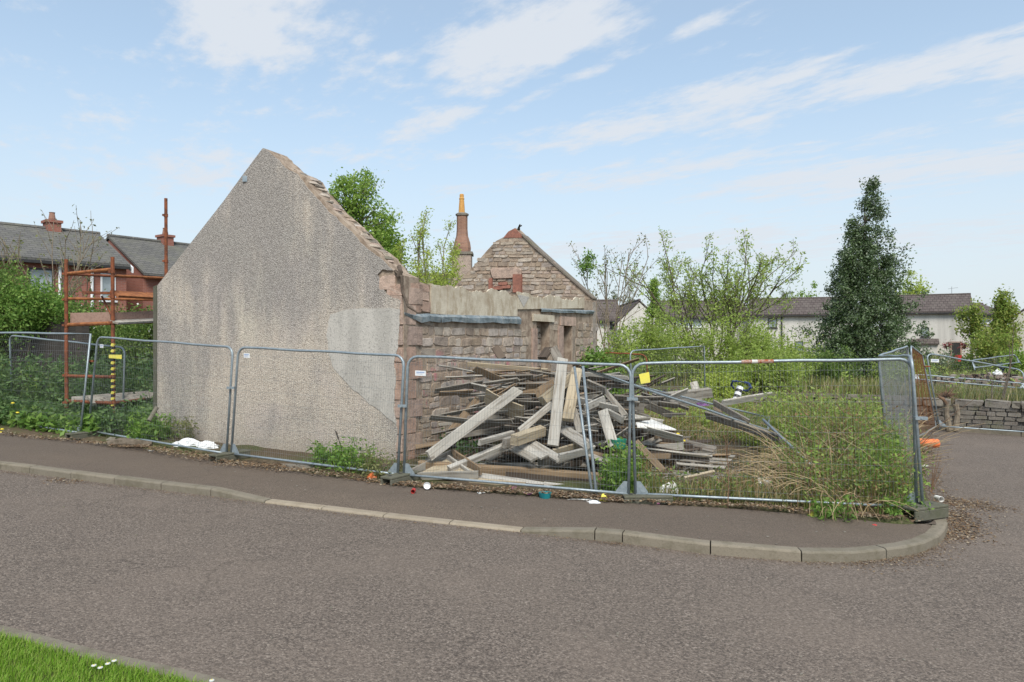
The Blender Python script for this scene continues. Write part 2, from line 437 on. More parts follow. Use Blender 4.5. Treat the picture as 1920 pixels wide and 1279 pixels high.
def m_tiles(name, a, bcol, cw, ch, light):
    m, t, b = material(name, .9, .15)
    v = objc(t)
    s = t.n('ShaderNodeSeparateXYZ', i_0=v)
    vv = t.n('ShaderNodeCombineXYZ', i_0=s.outputs[0], i_1=s.outputs[2], i_2=0.0)
    br = t.n('ShaderNodeTexBrick', i_Vector=vv.outputs[0], i_Color1=a, i_Color2=bcol, i_Mortar=tuple(x * .55 for x in a))
    br.inputs['Scale'].default_value = 1; br.inputs['Brick Width'].default_value = cw; br.inputs['Row Height'].default_value = ch
    br.inputs['Mortar Size'].default_value = ch * .12; br.inputs['Mortar Smooth'].default_value = .3
    n = t.noise(v, 1.3, 5, .65); n2 = t.noise(t.mapping(v, sc=(6, 6, 6)), 1.0, 4, .7)
    c = t.mix(t.math('MULTIPLY', t.step(n, .42, .68), .55), br.outputs[0], light)
    c = t.mix(t.math('MULTIPLY', t.step(n2, .6, .72), .6), c, tuple(min(1, x * 1.7) for x in light))
    t.put(b, 'Base Color', c); bump(t, b, br.outputs[1], -.5, .03)
m_tiles('slate', (.115, .11, .104), (.15, .142, .132), .30, .11, (.15, .145, .11))
m_tiles('brown_tiles', (.098, .078, .072), (.13, .105, .096), .33, .24, (.14, .12, .105))
m_tiles('mossy_slate', (.12, .125, .09), (.15, .15, .11), .35, .18, (.17, .175, .06))
def m_brickwall(name, a, bcol, mort):
    m, t, b = material(name, .92, .1)
    v = objc(t); s = t.n('ShaderNodeSeparateXYZ', i_0=v)
    vv = t.n('ShaderNodeCombineXYZ', i_0=t.math('ADD', s.outputs[0], s.outputs[1]), i_1=s.outputs[2], i_2=0.0)
    br = t.n('ShaderNodeTexBrick', i_Vector=vv.outputs[0], i_Color1=a, i_Color2=bcol, i_Mortar=mort)
    br.inputs['Scale'].default_value = 1; br.inputs['Brick Width'].default_value = .225; br.inputs['Row Height'].default_value = .075
    br.inputs['Mortar Size'].default_value = .008
    n = t.noise(v, 1.5, 4)
    t.put(b, 'Base Color', t.mix(t.math('MULTIPLY', t.step(n, .4, .7), .4), br.outputs[0], tuple(x * .7 for x in a)))
m_brickwall('house_brick', (.31, .125, .09), (.255, .10, .076), (.28, .18, .15))
m_brickwall('chimney_brick', (.32, .175, .12), (.25, .135, .10), (.28, .20, .16))
def m_white():
    m, t, b = material('white_roughcast', .95, .1)
    p = pos(t); st = t.noise(t.mapping(p, sc=(1.4, 1.4, .12)), 1.0, 5, .6); n = t.noise(p, 9, 3)
    c = t.mix(t.math('MULTIPLY', t.step(st, .4, .72), .8), (.60, .565, .515), (.40, .375, .34))
    c = t.mix(t.math('MULTIPLY', t.step(n, .5, .7), .25), c, (.36, .33, .30))
    t.put(b, 'Base Color', c)
m_white()
m_plain('window_dark', (.035, .033, .032), (.05, .045, .04), 3, .5, .4, 0, 0)
m_plain('window_white', (.7, .7, .7), (.62, .62, .62), 3, .5, .4, 0, 0)
m_plain('glass', (.30, .34, .36), (.16, .19, .2), 1.2, .08, .8, 0, 0)
m_plain('black_pipe', (.03, .028, .028), (.04, .04, .04), 3, .6, .3, 0, 0)
m_plain('yellow_pot', (.60, .33, .10), (.50, .25, .08), 5, .85, .2, 0, .2)
m_leaf('grass_lawn', [(.16, .31, .025), (.21, .38, .035), (.26, .41, .05), (.31, .38, .09)], .4)
m_leaf('grass_wild', [(.13, .17, .04), (.19, .22, .06), (.31, .26, .12), (.15, .20, .045), (.36, .29, .15)], .3)
m_leaf('grass_dry', [(.34, .25, .13), (.42, .31, .17), (.23, .20, .08), (.30, .19, .10), (.18, .20, .06)], .25)
m_leaf('leaf_holly', [(.05, .085, .03), (.08, .125, .045), (.11, .165, .065), (.16, .215, .10), (.25, .30, .20)], .3, .3)
m_leaf('leaf_willow', [(.29, .40, .08), (.36, .46, .10), (.43, .51, .15), (.31, .39, .09)], .5)
m_leaf('leaf_lime', [(.33, .42, .07), (.42, .50, .09), (.47, .54, .13)], .5)
m_leaf('leaf_green', [(.11, .21, .04), (.155, .28, .055), (.21, .34, .07), (.26, .38, .085)], .45)
m_leaf('leaf_hawthorn', [(.085, .145, .033), (.12, .20, .043), (.17, .26, .06), (.22, .29, .075)], .45)
m_leaf('leaf_tree', [(.17, .29, .05), (.24, .37, .07), (.31, .44, .09), (.36, .47, .115)], .5)
m_leaf('leaf_nettle', [(.065, .13, .04), (.10, .18, .055), (.14, .23, .07), (.17, .25, .10)], .4)
m_leaf('leaf_olive', [(.18, .20, .08), (.24, .24, .10), (.28, .29, .12)], .45)
m_leaf('leaf_fartree', [(.09, .115, .05), (.13, .155, .06), (.18, .20, .08)], .35)
m_leaf('leaf_autumn', [(.21, .31, .06), (.27, .36, .075), (.36, .35, .09), (.31, .39, .09)], .5)
m_leaf('leaf_bramble', [(.14, .22, .05), (.20, .28, .068), (.26, .33, .09), (.31, .29, .12), (.33, .20, .10)], .4)
m_leaf('blossom', [(.6, .6, .55), (.7, .7, .66)], .2)
m_leaf('yellow_flower', [(.65, .5, .03), (.75, .6, .05)], .1)
m_leaf('litter_leaf', [(.10, .06, .035), (.17, .10, .055), (.23, .16, .09), (.07, .045, .03), (.30, .24, .17)], 0, .9)
m_leaf('blossom', [(.6, .6, .55), (.7, .7, .66)], .2)
m_leaf('yellow_flower', [(.65, .5, .03), (.75, .6, .05)], .1)
M = MATS

# ------------------------------------------------------------------ terrain
KERB_PX = [(0, 881), (55.5, 888), (133, 898.5), (214, 908.5), (302, 919), (395, 930), (496, 943.5), (602, 956.5), (718, 970.5), (842, 984),
           (976, 998.5), (1115, 1013.5), (1167, 1018.5), (1332, 1040), (1503, 1054), (1600, 1055), (1662, 1049), (1699, 1043.5), (1734, 1034.5),
           (1759, 1023), (1771, 1010), (1777, 996), (1772, 981)]
ROADZ = -.11
kerb_f = [G(px, py, ROADZ) for px, py in KERB_PX]
d0 = (kerb_f[0] - kerb_f[2]).normalized()
for k in range(1, 9):
    q = kerb_f[0] + d0 * .95; q.z = g(q.x) + ROADZ; kerb_f.insert(0, q)
NEXT = 8
BACK_PX = [(0, 813), (80, 821), (170, 831), (300, 848), (440, 871), (600, 893), (750, 914), (900, 926), (1060, 938), (1180, 947), (1350, 955), (1500, 967), (1600, 977), (1690, 987), (1735, 986)]
back = [G(px, py) for px, py in BACK_PX]
db = (back[0] - back[2]).normalized()
back.insert(0, back[0] + db * 16)
SIDE_PX = [(1745, 960), (1742, 925), (1738, 890), (1735, 850), (1735, 820)]
side = [G(px, py) for px, py in SIDE_PX]
WALL = [Vector(p) for p in ((3.0, 24.3, 0), (8, 22.9, 0), (11.8, 21.45, 0), (12.9, 20.85, 0), (14.2, 19.95, 0), (24, 13.6, 0), (40, 3, 0))]
yard_poly = np.array([(v.x, v.y) for v in back] + [(v.x, v.y) for v in side] + [(11.0, 21.8), (3, 24.6), (3, 30), (-60, 60), (-60, 22)])
def inside(poly, X, Y):
    r = np.zeros(X.shape, bool); n = len(poly)
    for i in range(n):
        x0, y0 = poly[i]; x1, y1 = poly[(i + 1) % n]
        c = ((y0 > Y) != (y1 > Y)) & (X < (x1 - x0) * (Y - y0) / (y1 - y0 + 1e-12) + x0)
        r ^= c
    return r
def wall_y(X):
    return np.interp(X, [w.x for w in WALL], [w.y for w in WALL])
def lump(X, Y, s, seed):
    r = np.random.default_rng(seed); z = 0
    for k in range(6):
        a = r.uniform(0, 6.28); fq = s * r.uniform(.6, 2.2)
        z = z + np.sin((X * math.cos(a) + Y * math.sin(a)) * fq + r.uniform(0, 6.28)) / 6
    return z
def terrain(X, Y):
    """height of the open ground (yard, rise behind the low wall, far land)"""
    X = np.asarray(X, float); Y = np.asarray(Y, float)
    z = -.026 * np.clip(X, -14, 14)
    yard = z + .03 + .05 * lump(X, Y, 1.4, 3) + .035 * lump(X, Y, 4.5, 5)
    wy = np.where(X > 2.0, wall_y(X), 26.0)
    rise = np.clip((Y - wy) / .5, 0, 1)
    up = .72 * np.clip(1 - (Y - wy) / 34, 0, 1)
    up = np.where(X > 1.5, up, up * .6)
    return yard + rise * up + np.where(Y > 70, .02 * (Y - 70) * .3, 0)
def th(x, y): return float(terrain(x, y))

xs = np.concatenate([np.linspace(-900, -60, 15), np.linspace(-55, -16, 40), np.arange(-15.5, 17.5, .14), np.linspace(18.5, 60, 42), np.linspace(66, 900, 15)])
ys = np.concatenate([np.linspace(-60, 3, 8), np.linspace(5, 8, 5), np.arange(8.5, 26.5, .14), np.linspace(27, 75, 50), np.linspace(80, 1500, 16)])
XX, YY = np.meshgrid(xs, ys)
ins = inside(yard_poly, XX, YY) | (YY > np.where(XX > 2.9, wall_y(XX) + .12, 1e9)) | (YY > 75)
mk = ins.astype(float)
for _ in range(2):
    mk = (mk + np.roll(mk, 1, 0) + np.roll(mk, -1, 0) + np.roll(mk, 1, 1) + np.roll(mk, -1, 1)) / 5
ZZ = terrain(XX, YY)
ZZ = np.where(mk > .999, ZZ, (-.026 * np.clip(XX, -14, 14) - .3) * (1 - mk) + ZZ * mk)
ny, nx = XX.shape
idx = np.arange(nx * ny).reshape(ny, nx)
quads = np.stack([idx[:-1, :-1], idx[:-1, 1:], idx[1:, 1:], idx[1:, :-1]], -1).reshape(-1, 4)
tag(np_mesh('ground', np.stack([XX, YY, ZZ], -1).reshape(-1, 3), quads, M['ground'], smooth=True), kind='structure')

# road: one sheet, gently undulating, sloping with the ground
rx = np.linspace(-60, 60, 121); ry = np.concatenate([np.linspace(-30, 2, 9), np.linspace(3, 23.4, 60)])
RX, RY = np.meshgrid(rx, ry)
RZ = -.026 * np.clip(RX, -14, 14) + ROADZ
i2 = np.arange(RX.size).reshape(RX.shape)
tag(np_mesh('road', np.stack([RX, RY, RZ], -1).reshape(-1, 3), np.stack([i2[:-1, :-1], i2[:-1, 1:], i2[1:, 1:], i2[1:, :-1]], -1).reshape(-1, 4), M['road'], smooth=True), kind='structure')

# kerb, stone by stone
def kerb_top(i):
    """upstand of the kerb at point i: dropped in the middle of the frontage"""
    px = KERB_PX[i - NEXT][0] if i >= NEXT else -50
    if px <= 396: return .105
    if px < 500: return .03
    if px <= 977: return .03
    return .115
def ring_dir(pts, i):
    a = pts[max(0, i - 1)]; b = pts[min(len(pts) - 1, i + 1)]
    d = Vector((b.x - a.x, b.y - a.y, 0)).normalized()
    return d, Vector((-d.y, d.x, 0))
kerb_root = thing('kerb', None, None, (0, 0, 0), kind='structure')
KW = .145
def kerb_section(p, nrm, h):
    z = p.z
    return [p + Vector((0, 0, -.1)), Vector((p.x, p.y, z + h - .022)), p + nrm * .008 + Vector((0, 0, h - .008)), p + nrm * .03 + Vector((0, 0, h)), p + nrm * KW + Vector((0, 0, h)), p + nrm * KW + Vector((0, 0, -.1))]
kerb_back = []
joints = list(range(0, NEXT + 14)) + [NEXT + 14, NEXT + 16, NEXT + 19, NEXT + 22]
for j0, j1 in zip(joints[:-1], joints[1:]):
    b = Buf(); secs = []
    for i in range(j0, j1 + 1):
        p = kerb_f[i].copy(); d, nrm = ring_dir(kerb_f, i)
        h = kerb_top(i)
        px0 = KERB_PX[j0 - NEXT][0] if j0 >= NEXT else -50
        if i == j1 and j1 > j0 and px0 == 395: h = .03
        if i == j0 and px0 == 395: h = .105
        if px0 == 976: h = .03 if i == j0 else .115
        if 496 <= px0 < 976: h = .03
        if i == j0: p = p + d * .007
        if i == j1: p = p - d * .007
        secs.append(kerb_section(p, nrm, h + random.uniform(-.004, .004)))
    n = 6
    vs = [v for s in secs for v in s]; fs = []
    for a in range(len(secs) - 1):
        for k in range(n): fs.append((a * n + k, a * n + (k + 1) % n, (a + 1) * n + (k + 1) % n, (a + 1) * n + k))
    fs.append(tuple(range(n))); fs.append(tuple((len(secs) - 1) * n + k for k in range(n - 1, -1, -1)))
    b.add(vs, fs)
    pale = j0 >= NEXT and 496 <= KERB_PX[j0 - NEXT][0] < 976
    k = obj('kerb_stone', b, M['pale_kerb' if pale else 'kerb_stone'], kerb_root)
    if pale: k['label'] = 'pale dropped kerb stone nearly level with the road'
for i in range(len(kerb_f)):
    d, nrm = ring_dir(kerb_f, i)
    q = kerb_f[i] + nrm * (KW + .004); q.z = kerb_f[i].z + kerb_top(i) - .006
    kerb_back.append(q)
# pavement: strip between the kerb and the fence line
def resample(pts, n):
    L = [0]
    for a, b in zip(pts[:-1], pts[1:]): L.append(L[-1] + (b - a).length)
    out = []
    for k in range(n):
        s = L[-1] * k / (n - 1); i = 0
        while i < len(L) - 2 and L[i + 1] < s: i += 1
        f = (s - L[i]) / max(1e-9, L[i + 1] - L[i]); out.append(pts[i].lerp(pts[i + 1], f))
    return out
bk = [v + Vector((0, 0, 0)) for v in back]; bk = [bk[0]] + bk[1:]
N = 160
A = resample(kerb_back, N)
# pair by x so the strip does not shear
bx = [v.x for v in bk]; by = [v.y for v in bk]
rows = 8; pv = []
for i in range(N):
    a = A[i]; tx = a.x * .97 if a.x < 4.4 else 4.3 + (a.x - 4.4) * .9
    tx = max(min(tx, 5.25), bk[0].x)
    bb = Vector((tx, float(np.interp(tx, bx, by)) + .05, g(tx) + .012))
    for r in range(rows):
        f = r / (rows - 1); q = a.lerp(bb, f)
        zflat = g(q.x) + .004 + .008 * f
        w = min(1, f * 3.2); q.z = a.z * (1 - w) + zflat * w
        pv.append(tuple(q))
ii = np.arange(N * rows).reshape(N, rows)
pq = np.stack([ii[:-1, :-1], ii[1:, :-1], ii[1:, 1:], ii[:-1, 1:]], -1).reshape(-1, 4)
tag(np_mesh('pavement', np.array(pv), pq, M['pavement'], smooth=True), kind='structure')

# lawn verge in the near left corner
lawn_edge = [G(px, py, ROADZ) for px, py in ((0, 1192), (60, 1207), (120, 1224), (190, 1243), (260, 1258), (330, 1274), (400, 1292))]
e0 = (lawn_edge[0] - lawn_edge[1]).normalized(); e1 = (lawn_edge[-1] - lawn_edge[-2]).normalized()
edge = [lawn_edge[0] + e0 * 9] + lawn_edge + [lawn_edge[-1] + e1 * 6]
lb = Buf(); lv = []; R = 6
for p in edge:
    for r in range(R):
        q = p + Vector((-.35, -1, 0)).normalized() * (r * 1.2); q.z = g(q.x) + ROADZ + (.012 if r == 0 else .06); lv.append(q)
lf = [(i * R + r, i * R + r + 1, (i + 1) * R + r + 1, (i + 1) * R + r) for i in range(len(edge) - 1) for r in range(R - 1)]
lb.add(lv, lf); m_plain('lawn_soil', (.055, .085, .02), (.08, .07, .035), 9, .95, .1, bmp=.5)
tag(obj('lawn', lb, M['lawn_soil']), kind='structure')
vb = Buf(); 
pth = [p + Vector((0, 0, .012)) for p in edge]
vs = []
for p in pth: vs += [p + Vector((.05, .10, -.03)), p + Vector((.03, .085, .012)), p + Vector((0, -.03, .014)), p + Vector((0, -.03, -.03))]
vb.add(vs, [(i * 4 + k, i * 4 + (k + 1) % 4, (i + 1) * 4 + (k + 1) % 4, (i + 1) * 4 + k) for i in range(len(pth) - 1) for k in range(4)])
tag(obj('lawn_edging', vb, M['kerb_stone']), kind='structure')

# ------------------------------------------------------------------ plants: leaf, blade and branch builders
def unit(n, rng):
    v = rng.normal(size=(n, 3)); return v / np.linalg.norm(v, axis=1, keepdims=True)
def leaf_arrays(pts, size, rng, aspect=.5, droop=0.0, flat=0.0, jit=.35):
    n = len(pts); a = unit(n, rng); a[:, 2] = a[:, 2] * (1 - flat) - droop
    a /= np.linalg.norm(a, axis=1, keepdims=True) + 1e-9
    r = unit(n, rng); r[:, 2] += flat * 2
    b = np.cross(a, r); b /= np.linalg.norm(b, axis=1, keepdims=True) + 1e-9
    c = np.cross(a, b)
    L = (size * (1 + rng.uniform(-jit, jit, n)))[:, None]; W = L * aspect
    fold = c * W * .22
    v = np.stack([pts - a * L * .5, pts + b * W * .5 - a * L * .06 + fold, pts + a * L * .5, pts - b * W * .5 - a * L * .06 + fold], 1).reshape(-1, 3)
    f = np.arange(4 * n, dtype=np.int32).reshape(n, 4)
    return v, f
def blade_arrays(pts, h, w, rng, lean=.35):
    n = len(pts); az = rng.uniform(0, 6.283, n); ln = rng.uniform(0, lean, n)
    hh = h * rng.uniform(.55, 1.25, n); ww = w * rng.uniform(.7, 1.3, n)
    d = np.stack([np.cos(az), np.sin(az), np.zeros(n)], 1); s = np.stack([-np.sin(az + .6), np.cos(az + .6), np.zeros(n)], 1) * ww[:, None] * .5
    up = np.array([0, 0, 1.0])
    m1 = pts + up * (hh * .55)[:, None] + d * (hh * ln * .35)[:, None]
    m2 = pts + up * (hh * (1 - .3 * ln))[:, None] + d * (hh * ln)[:, None]
    v = np.stack([pts - s, pts + s, m1 - s * .8, m1 + s * .8, m2 - s * .15, m2 + s * .15], 1).reshape(-1, 3)
    o = (np.arange(n) * 6)[:, None]
    f = np.concatenate([o + np.array([[0, 1, 3, 2]]), o + np.array([[2, 3, 5, 4]])], 0)
    return v, f
def tubes_arrays(segs, n=5):
    """segs: list of (p0, p1, r0, r1) -> verts, faces"""
    S = np.array([(*a, *b, r0, r1) for a, b, r0, r1 in segs], float)
    p0, p1, r0, r1 = S[:, :3], S[:, 3:6], S[:, 6], S[:, 7]
    d = p1 - p0; d /= np.linalg.norm(d, axis=1, keepdims=True) + 1e-9
    ref = np.where(np.abs(d[:, 2:3]) > .9, np.array([[1., 0, 0]]), np.array([[0, 0, 1.]]))
    x = np.cross(d, ref); x /= np.linalg.norm(x, axis=1, keepdims=True) + 1e-9
    y = np.cross(d, x); k = np.arange(n) * 2 * math.pi / n
    ringdir = x[:, None, :] * np.cos(k)[None, :, None] + y[:, None, :] * np.sin(k)[None, :, None]
    v = np.concatenate([p0[:, None] + ringdir * r0[:, None, None], p1[:, None] + ringdir * r1[:, None, None]], 1).reshape(-1, 3)
    o = (np.arange(len(S)) * 2 * n)[:, None]; fs = []
    for i in range(n): fs.append(o + np.array([[i, (i + 1) % n, n + (i + 1) % n, n + i]]))
    return v, np.concatenate(fs, 0)
def merge(parts):
    vs = []; fs = []; o = 0
    for v, f in parts:
        vs.append(v); fs.append(f + o); o += len(v)
    return np.concatenate(vs), np.concatenate(fs)
def grow(rng, segs, tips, p, d, L, r, lvl, P_):
    ns = P_.get('ns', 4); kids = P_['kids'][lvl] if lvl < len(P_['kids']) else 0
    pts = [p]; last = kids == 0
    for i in range(ns):
        d = d + rng.normal(size=3) * P_['wob'] + np.array([0, 0, P_['up']]); d = d / np.linalg.norm(d)
        q = pts[-1] + d * L / ns; f0, f1 = i / ns, (i + 1) / ns
        segs.append((pts[-1], q, r * (1 - .55 * f0), r * (1 - .55 * f1)))
        pts.append(q)
        if last: tips.append(q); tips.append((pts[-2] + q) / 2)
        elif P_.get('inner') and rng.random() < P_['inner']: tips.append(q)
    for k in range(kids):
        f = P_['from'] + (1 - P_['from']) * (k + rng.random()) / kids
        i = min(ns - 1, int(f * ns)); q = pts[i] + (pts[i + 1] - pts[i]) * (f * ns - i)
        dd = pts[i + 1] - pts[i]; dd = dd / np.linalg.norm(dd)
        side_ = np.cross(dd, rng.normal(size=3)); side_ /= np.linalg.norm(side_) + 1e-9
        nd = dd * math.cos(P_['ang']) + side_ * math.sin(P_['ang'])
        grow(rng, segs, tips, q, nd, L * P_['ratio'] * rng.uniform(.75, 1.2) * (1.15 - .4 * f), r * .5, lvl + 1, P_)
def branch_tree(name, label, cat, base, stems, P_, leaf, lsize, per, spread, bark='bark', seed=1, aspect=.5, minr=.006, keep=None, group=None, trunk='trunk'):
    """stems: list of (offset, direction, length, radius)"""
    rng = np.random.default_rng(seed); segs = []; tips = []
    base = Vector(base); r = thing(name, label, cat, base, group=group)
    for off, d, L, rad in stems:
        d = np.array(d, float); d /= np.linalg.norm(d)
        grow(rng, segs, tips, np.array(base) + np.array(off, float) - np.array([0, 0, .05]), d, L, rad, 0, P_)
    segs = [(a, b, max(minr, r0), max(minr * .8, r1)) for a, b, r0, r1 in segs]
    v, f = tubes_arrays(segs); np_mesh(trunk, v, f, M[bark], r)
    tips = np.array(tips)
    if keep is not None: tips = tips[keep(tips - np.array(base))]
    if len(tips) and per > 0:
        pts = np.repeat(tips, max(1, int(round(per))), 0) if per >= 1 else tips[rng.random(len(tips)) < per]
        pts = pts + rng.normal(size=pts.shape) * spread
        v, f = leaf_arrays(pts, lsize, rng, aspect, .15); np_mesh('crown', v, f, M[leaf], r)
    return r
def clump_plant(name, label, cat, base, env, n_clump, n_leaf, spread, lsize, leaf, bark='bark', seed=1, height=None, aspect=.55, stems=True, group=None, shell=.5, droop=.1, parts=('trunk', 'crown'), rad=.12, blossom=0):
    """env(rng, n) -> clump centres relative to base"""
    rng = np.random.default_rng(seed); base = Vector(base); bv = np.array(base)
    r = thing(name, label, cat, base, group=group)
    c = env(rng, n_clump)
    if stems:
        segs = []; H = c[:, 2].max()
        top = np.array([rng.normal() * .05, rng.normal() * .05, H * .85])
        pp = [np.array([0, 0, -.1])]
        for i in range(1, 7): pp.append(top * i / 6 + rng.normal(size=3) * .04 * (1 if i < 6 else .3))
        for i in range(6): segs.append((bv + pp[i], bv + pp[i + 1], rad * (1 - i / 6.5), rad * (1 - (i + 1) / 6.5)))
        for q in c[rng.permutation(len(c))[:min(len(c), 160)]]:
            zz = max(.05, min(q[2] - .35 * math.hypot(q[0], q[1]), H * .8)); i = min(5, int(zz / (H * .85) * 6)); a = pp[i] + (pp[i + 1] - pp[i]) * max(0, min(1, zz / (H * .85) * 6 - i))
            mid = (a + q) / 2 + rng.normal(size=3) * .06 + np.array([0, 0, -.03])
            segs.append((bv + a, bv + mid, rad * .22, rad * .15)); segs.append((bv + mid, bv + q, rad * .15, rad * .06))
        v, f = tubes_arrays(segs); np_mesh(parts[0], v, f, M[bark], r)
    sz = spread * rng.uniform(.6, 1.35, len(c))
    pts = np.repeat(c, n_leaf, 0) + rng.normal(size=(len(c) * n_leaf, 3)) * np.repeat(sz, n_leaf)[:, None]
    pts[:, 2] = np.maximum(pts[:, 2], .02)
    v, f = leaf_arrays(pts + bv, lsize, rng, aspect, droop); np_mesh(parts[1], v, f, M[leaf], r)
    if blossom:
        q = pts[rng.permutation(len(pts))[:blossom]] * np.array([1.04, 1.04, 1.03])
        v, f = leaf_arrays(q + bv, lsize * .8, rng, .9); np_mesh('blossom', v, f, M['blossom'], r)
    return r
def env_ball(rx, ry, rz, lump_=.25, hollow=.45, zc=None):
    zc = rz if zc is None else zc
    def e(rng, n):
        u = unit(n, rng); ph = rng.uniform(0, 6.28, 4)
        k = 1 + lump_ * (np.sin(3 * np.arctan2(u[:, 1], u[:, 0]) + ph[0] + 3 * u[:, 2]) * .6 + np.sin(5 * u[:, 0] + ph[1]) * .5 + np.sin(7 * u[:, 2] + ph[2] + 4 * u[:, 1]) * .4)
        r = (hollow + (1 - hollow) * rng.random(n) ** .6) * k
        p = u * r[:, None] * np.array([rx, ry, rz]); p[:, 2] += zc
        p[:, 2] = np.abs(p[:, 2])
        return p
    return e
def env_cone(H, R, z0=.3, tops=((0, 0, 1.0),), pw=.8):
    def e(rng, n):
        out = []
        w = np.array([t_[2] for t_ in tops]); w = w / w.sum()
        for (ox, oy, s), m in zip(tops, (w * n).astype(int)):
            f = rng.random(m) ** 1.35; hh = H * s
            z = z0 + f * (hh - z0); a = rng.uniform(0, 6.28, m)
            rr = R * s * np.clip((1 - f) ** pw, .03, 1) * (1 + .18 * np.sin(a * 3 + z * 2.2) + .12 * np.sin(a * 7 - z * 5)) * np.where(f < .06, .75 + 3 * f, 1)
            rad = rr * (.35 + .65 * rng.random(m) ** .55)
            out.append(np.stack([ox * (0.4 + .6 * f) + np.cos(a) * rad, oy + np.sin(a) * rad, z], 1))
        return np.concatenate(out)
    return e
def stuff(name, arrays, mat, label=None, loc=None):
    v, f = arrays; return tag(np_mesh(name, v, f, M[mat], loc=loc), label, None, None, 'stuff')
def scatter(n, poly, rng, mask=None):
    poly = np.array(poly, float); lo, hi = poly.min(0), poly.max(0); out = np.zeros((0, 2))
    while len(out) < n:
        q = rng.uniform(lo, hi, (n * 3, 2)); q = q[inside(poly, q[:, 0], q[:, 1])]
        if mask is not None: q = q[mask(q[:, 0], q[:, 1])]
        out = np.concatenate([out, q])
    return out[:n]
def on_ground(q, dz=0.0): return np.column_stack([q, terrain(q[:, 0], q[:, 1]) + dz])
def weeds(n, poly, rng, h, leaf, nl=22, width=.13, mask=None):
    """upright leafy stems: nettles, docks, willowherb"""
    q = on_ground(scatter(n, poly, rng, mask)); hs = h * rng.uniform(.5, 1.25, n)
    top = q + np.stack([rng.normal(0, .12, n) * hs, rng.normal(0, .12, n) * hs, hs], 1)
    seg = [(a, b, .005, .003) for a, b in zip(q, top)]
    tv, tf = tubes_arrays(seg, 3)
    f = rng.random((n, nl)) ** .8; k = q[:, None] + (top - q)[:, None] * f[..., None]
    k = k.reshape(-1, 3) + np.column_stack([rng.normal(0, width * .5, (n * nl, 2)), rng.normal(0, .03, n * nl)])
    lv, lf_ = leaf_arrays(k, leaf, rng, .42, .25, .35)
    return merge([(tv, tf), (lv, lf_)])

# ------------------------------------------------------------------ the ruined cottage
def yg(px): return 11.532 / (1 + .40 * (px - 960) / F)          # depth of the near gable
def ys(px): return 8.25 / (.5146 - (px - 960) / F)              # depth of the long side wall
def yf(px): return 21.42 / (1 + .40 * (px - 960) / F)           # depth of the far gable
def PG(px, py, out=0.0): return P(px, py, yg(px)) + Vector((-.371, -.928, 0)) * out
def PS(px, py, out=0.0): return P(px, py, ys(px)) + Vector((.889, -.458, 0)) * out
def PF(px, py, out=0.0): return P(px, py, yf(px)) + Vector((-.371, -.928, 0)) * out
NG, NS_ = Vector((-.371, -.928, 0)), Vector((.889, -.458, 0))
def ragged(pts, step, amp, seed=1):
    r = random.Random(seed); out = []
    for a, b in zip(pts[:-1], pts[1:]):
        L = math.hypot(b[0] - a[0], b[1] - a[1]); n = max(1, int(L / step))
        for k in range(n):
            f = k / n; j = amp if 0 < k else amp * .3
            out.append((a[0] + (b[0] - a[0]) * f + r.uniform(-j, j), a[1] + (b[1] - a[1]) * f + r.uniform(-j, j)))
    out.append(pts[-1]); return out
ruin = thing('ruined_cottage', 'roofless ruined stone cottage with a tall roughcast gable behind the fencing', 'ruin', (-2, 14, .05))
# near gable core and its coat of roughcast
slopeL = [(297, 536), (421, 378), (459, 326), (495, 278)]
slopeR = [(504, 281), (535, 312), (572, 331), (583, 350), (619, 391), (662, 429), (693, 463), (717, 480), (738, 508)]
core = slopeL + ragged(slopeR, 6, .9, 3) + [(757, 517), (757, 900), (296, 850)]
b = Buf(); b.prism([PG(x, y) for x, y in core], -NG * .52)
obj('gable_wall', b, M['mortar'], ruin)
right = ragged([(738, 507), (719, 505), (710, 515), (715, 535), (727, 552), (753, 564), (751, 590), (750, 620), (748, 655), (741, 678), (745, 717), (741, 765), (748, 804), (744, 840), (747, 900)], 7, 1.5, 5)
coat = [(297, 536.5), (421, 378.5), (459, 326.5), (495, 278.5)] + ragged([(504, 282), (535, 314), (560, 327), (574, 347), (612, 391), (655, 430), (688, 465), (714, 484), (737, 506)], 8, 1.3, 8)[:-1] + right + [(296, 850)]
b = Buf(); b.prism([PG(x, y, .035) for x, y in coat], -NG * .033)
obj('roughcast_coat', b, M['harling'], ruin)
pt = ragged([(622, 590), (655, 580), (700, 578), (752, 579), (751, 600), (749, 650), (741, 678), (744, 717), (740, 765), (745, 795), (722, 776), (690, 752), (655, 720), (628, 690), (618, 660), (615, 625), (622, 590)], 7, 1.2, 9)[:-1]
b = Buf(); b.prism([PG(x, y, .044) for x, y in pt], -NG * .008)
o = obj('render_patch', b, M['render_patch'], ruin); o['label'] = 'pale smooth grey repair patch low on the gable'
b = Buf(); b.prism([PG(291, 538, .05), PG(297.5, 535, .05), PG(297.5, 850, .05), PG(291, 850, .05)], -NG * .3)
obj('corner_margin', b, M['concrete_block'], ruin)
b = Buf(); b.tube(PG(457, 326, -.1), PG(457, 315, -.1), .012); obj('aerial_rod', b, M['galvanised_steel'], ruin); b = Buf(); b.box(PG(461, 336, .035) - Vector((.03, .03, .06)), PG(461, 336, .035) + Vector((.06, .03, .05)))
obj('aerial_bracket', b, M['galvanised_steel'], ruin)
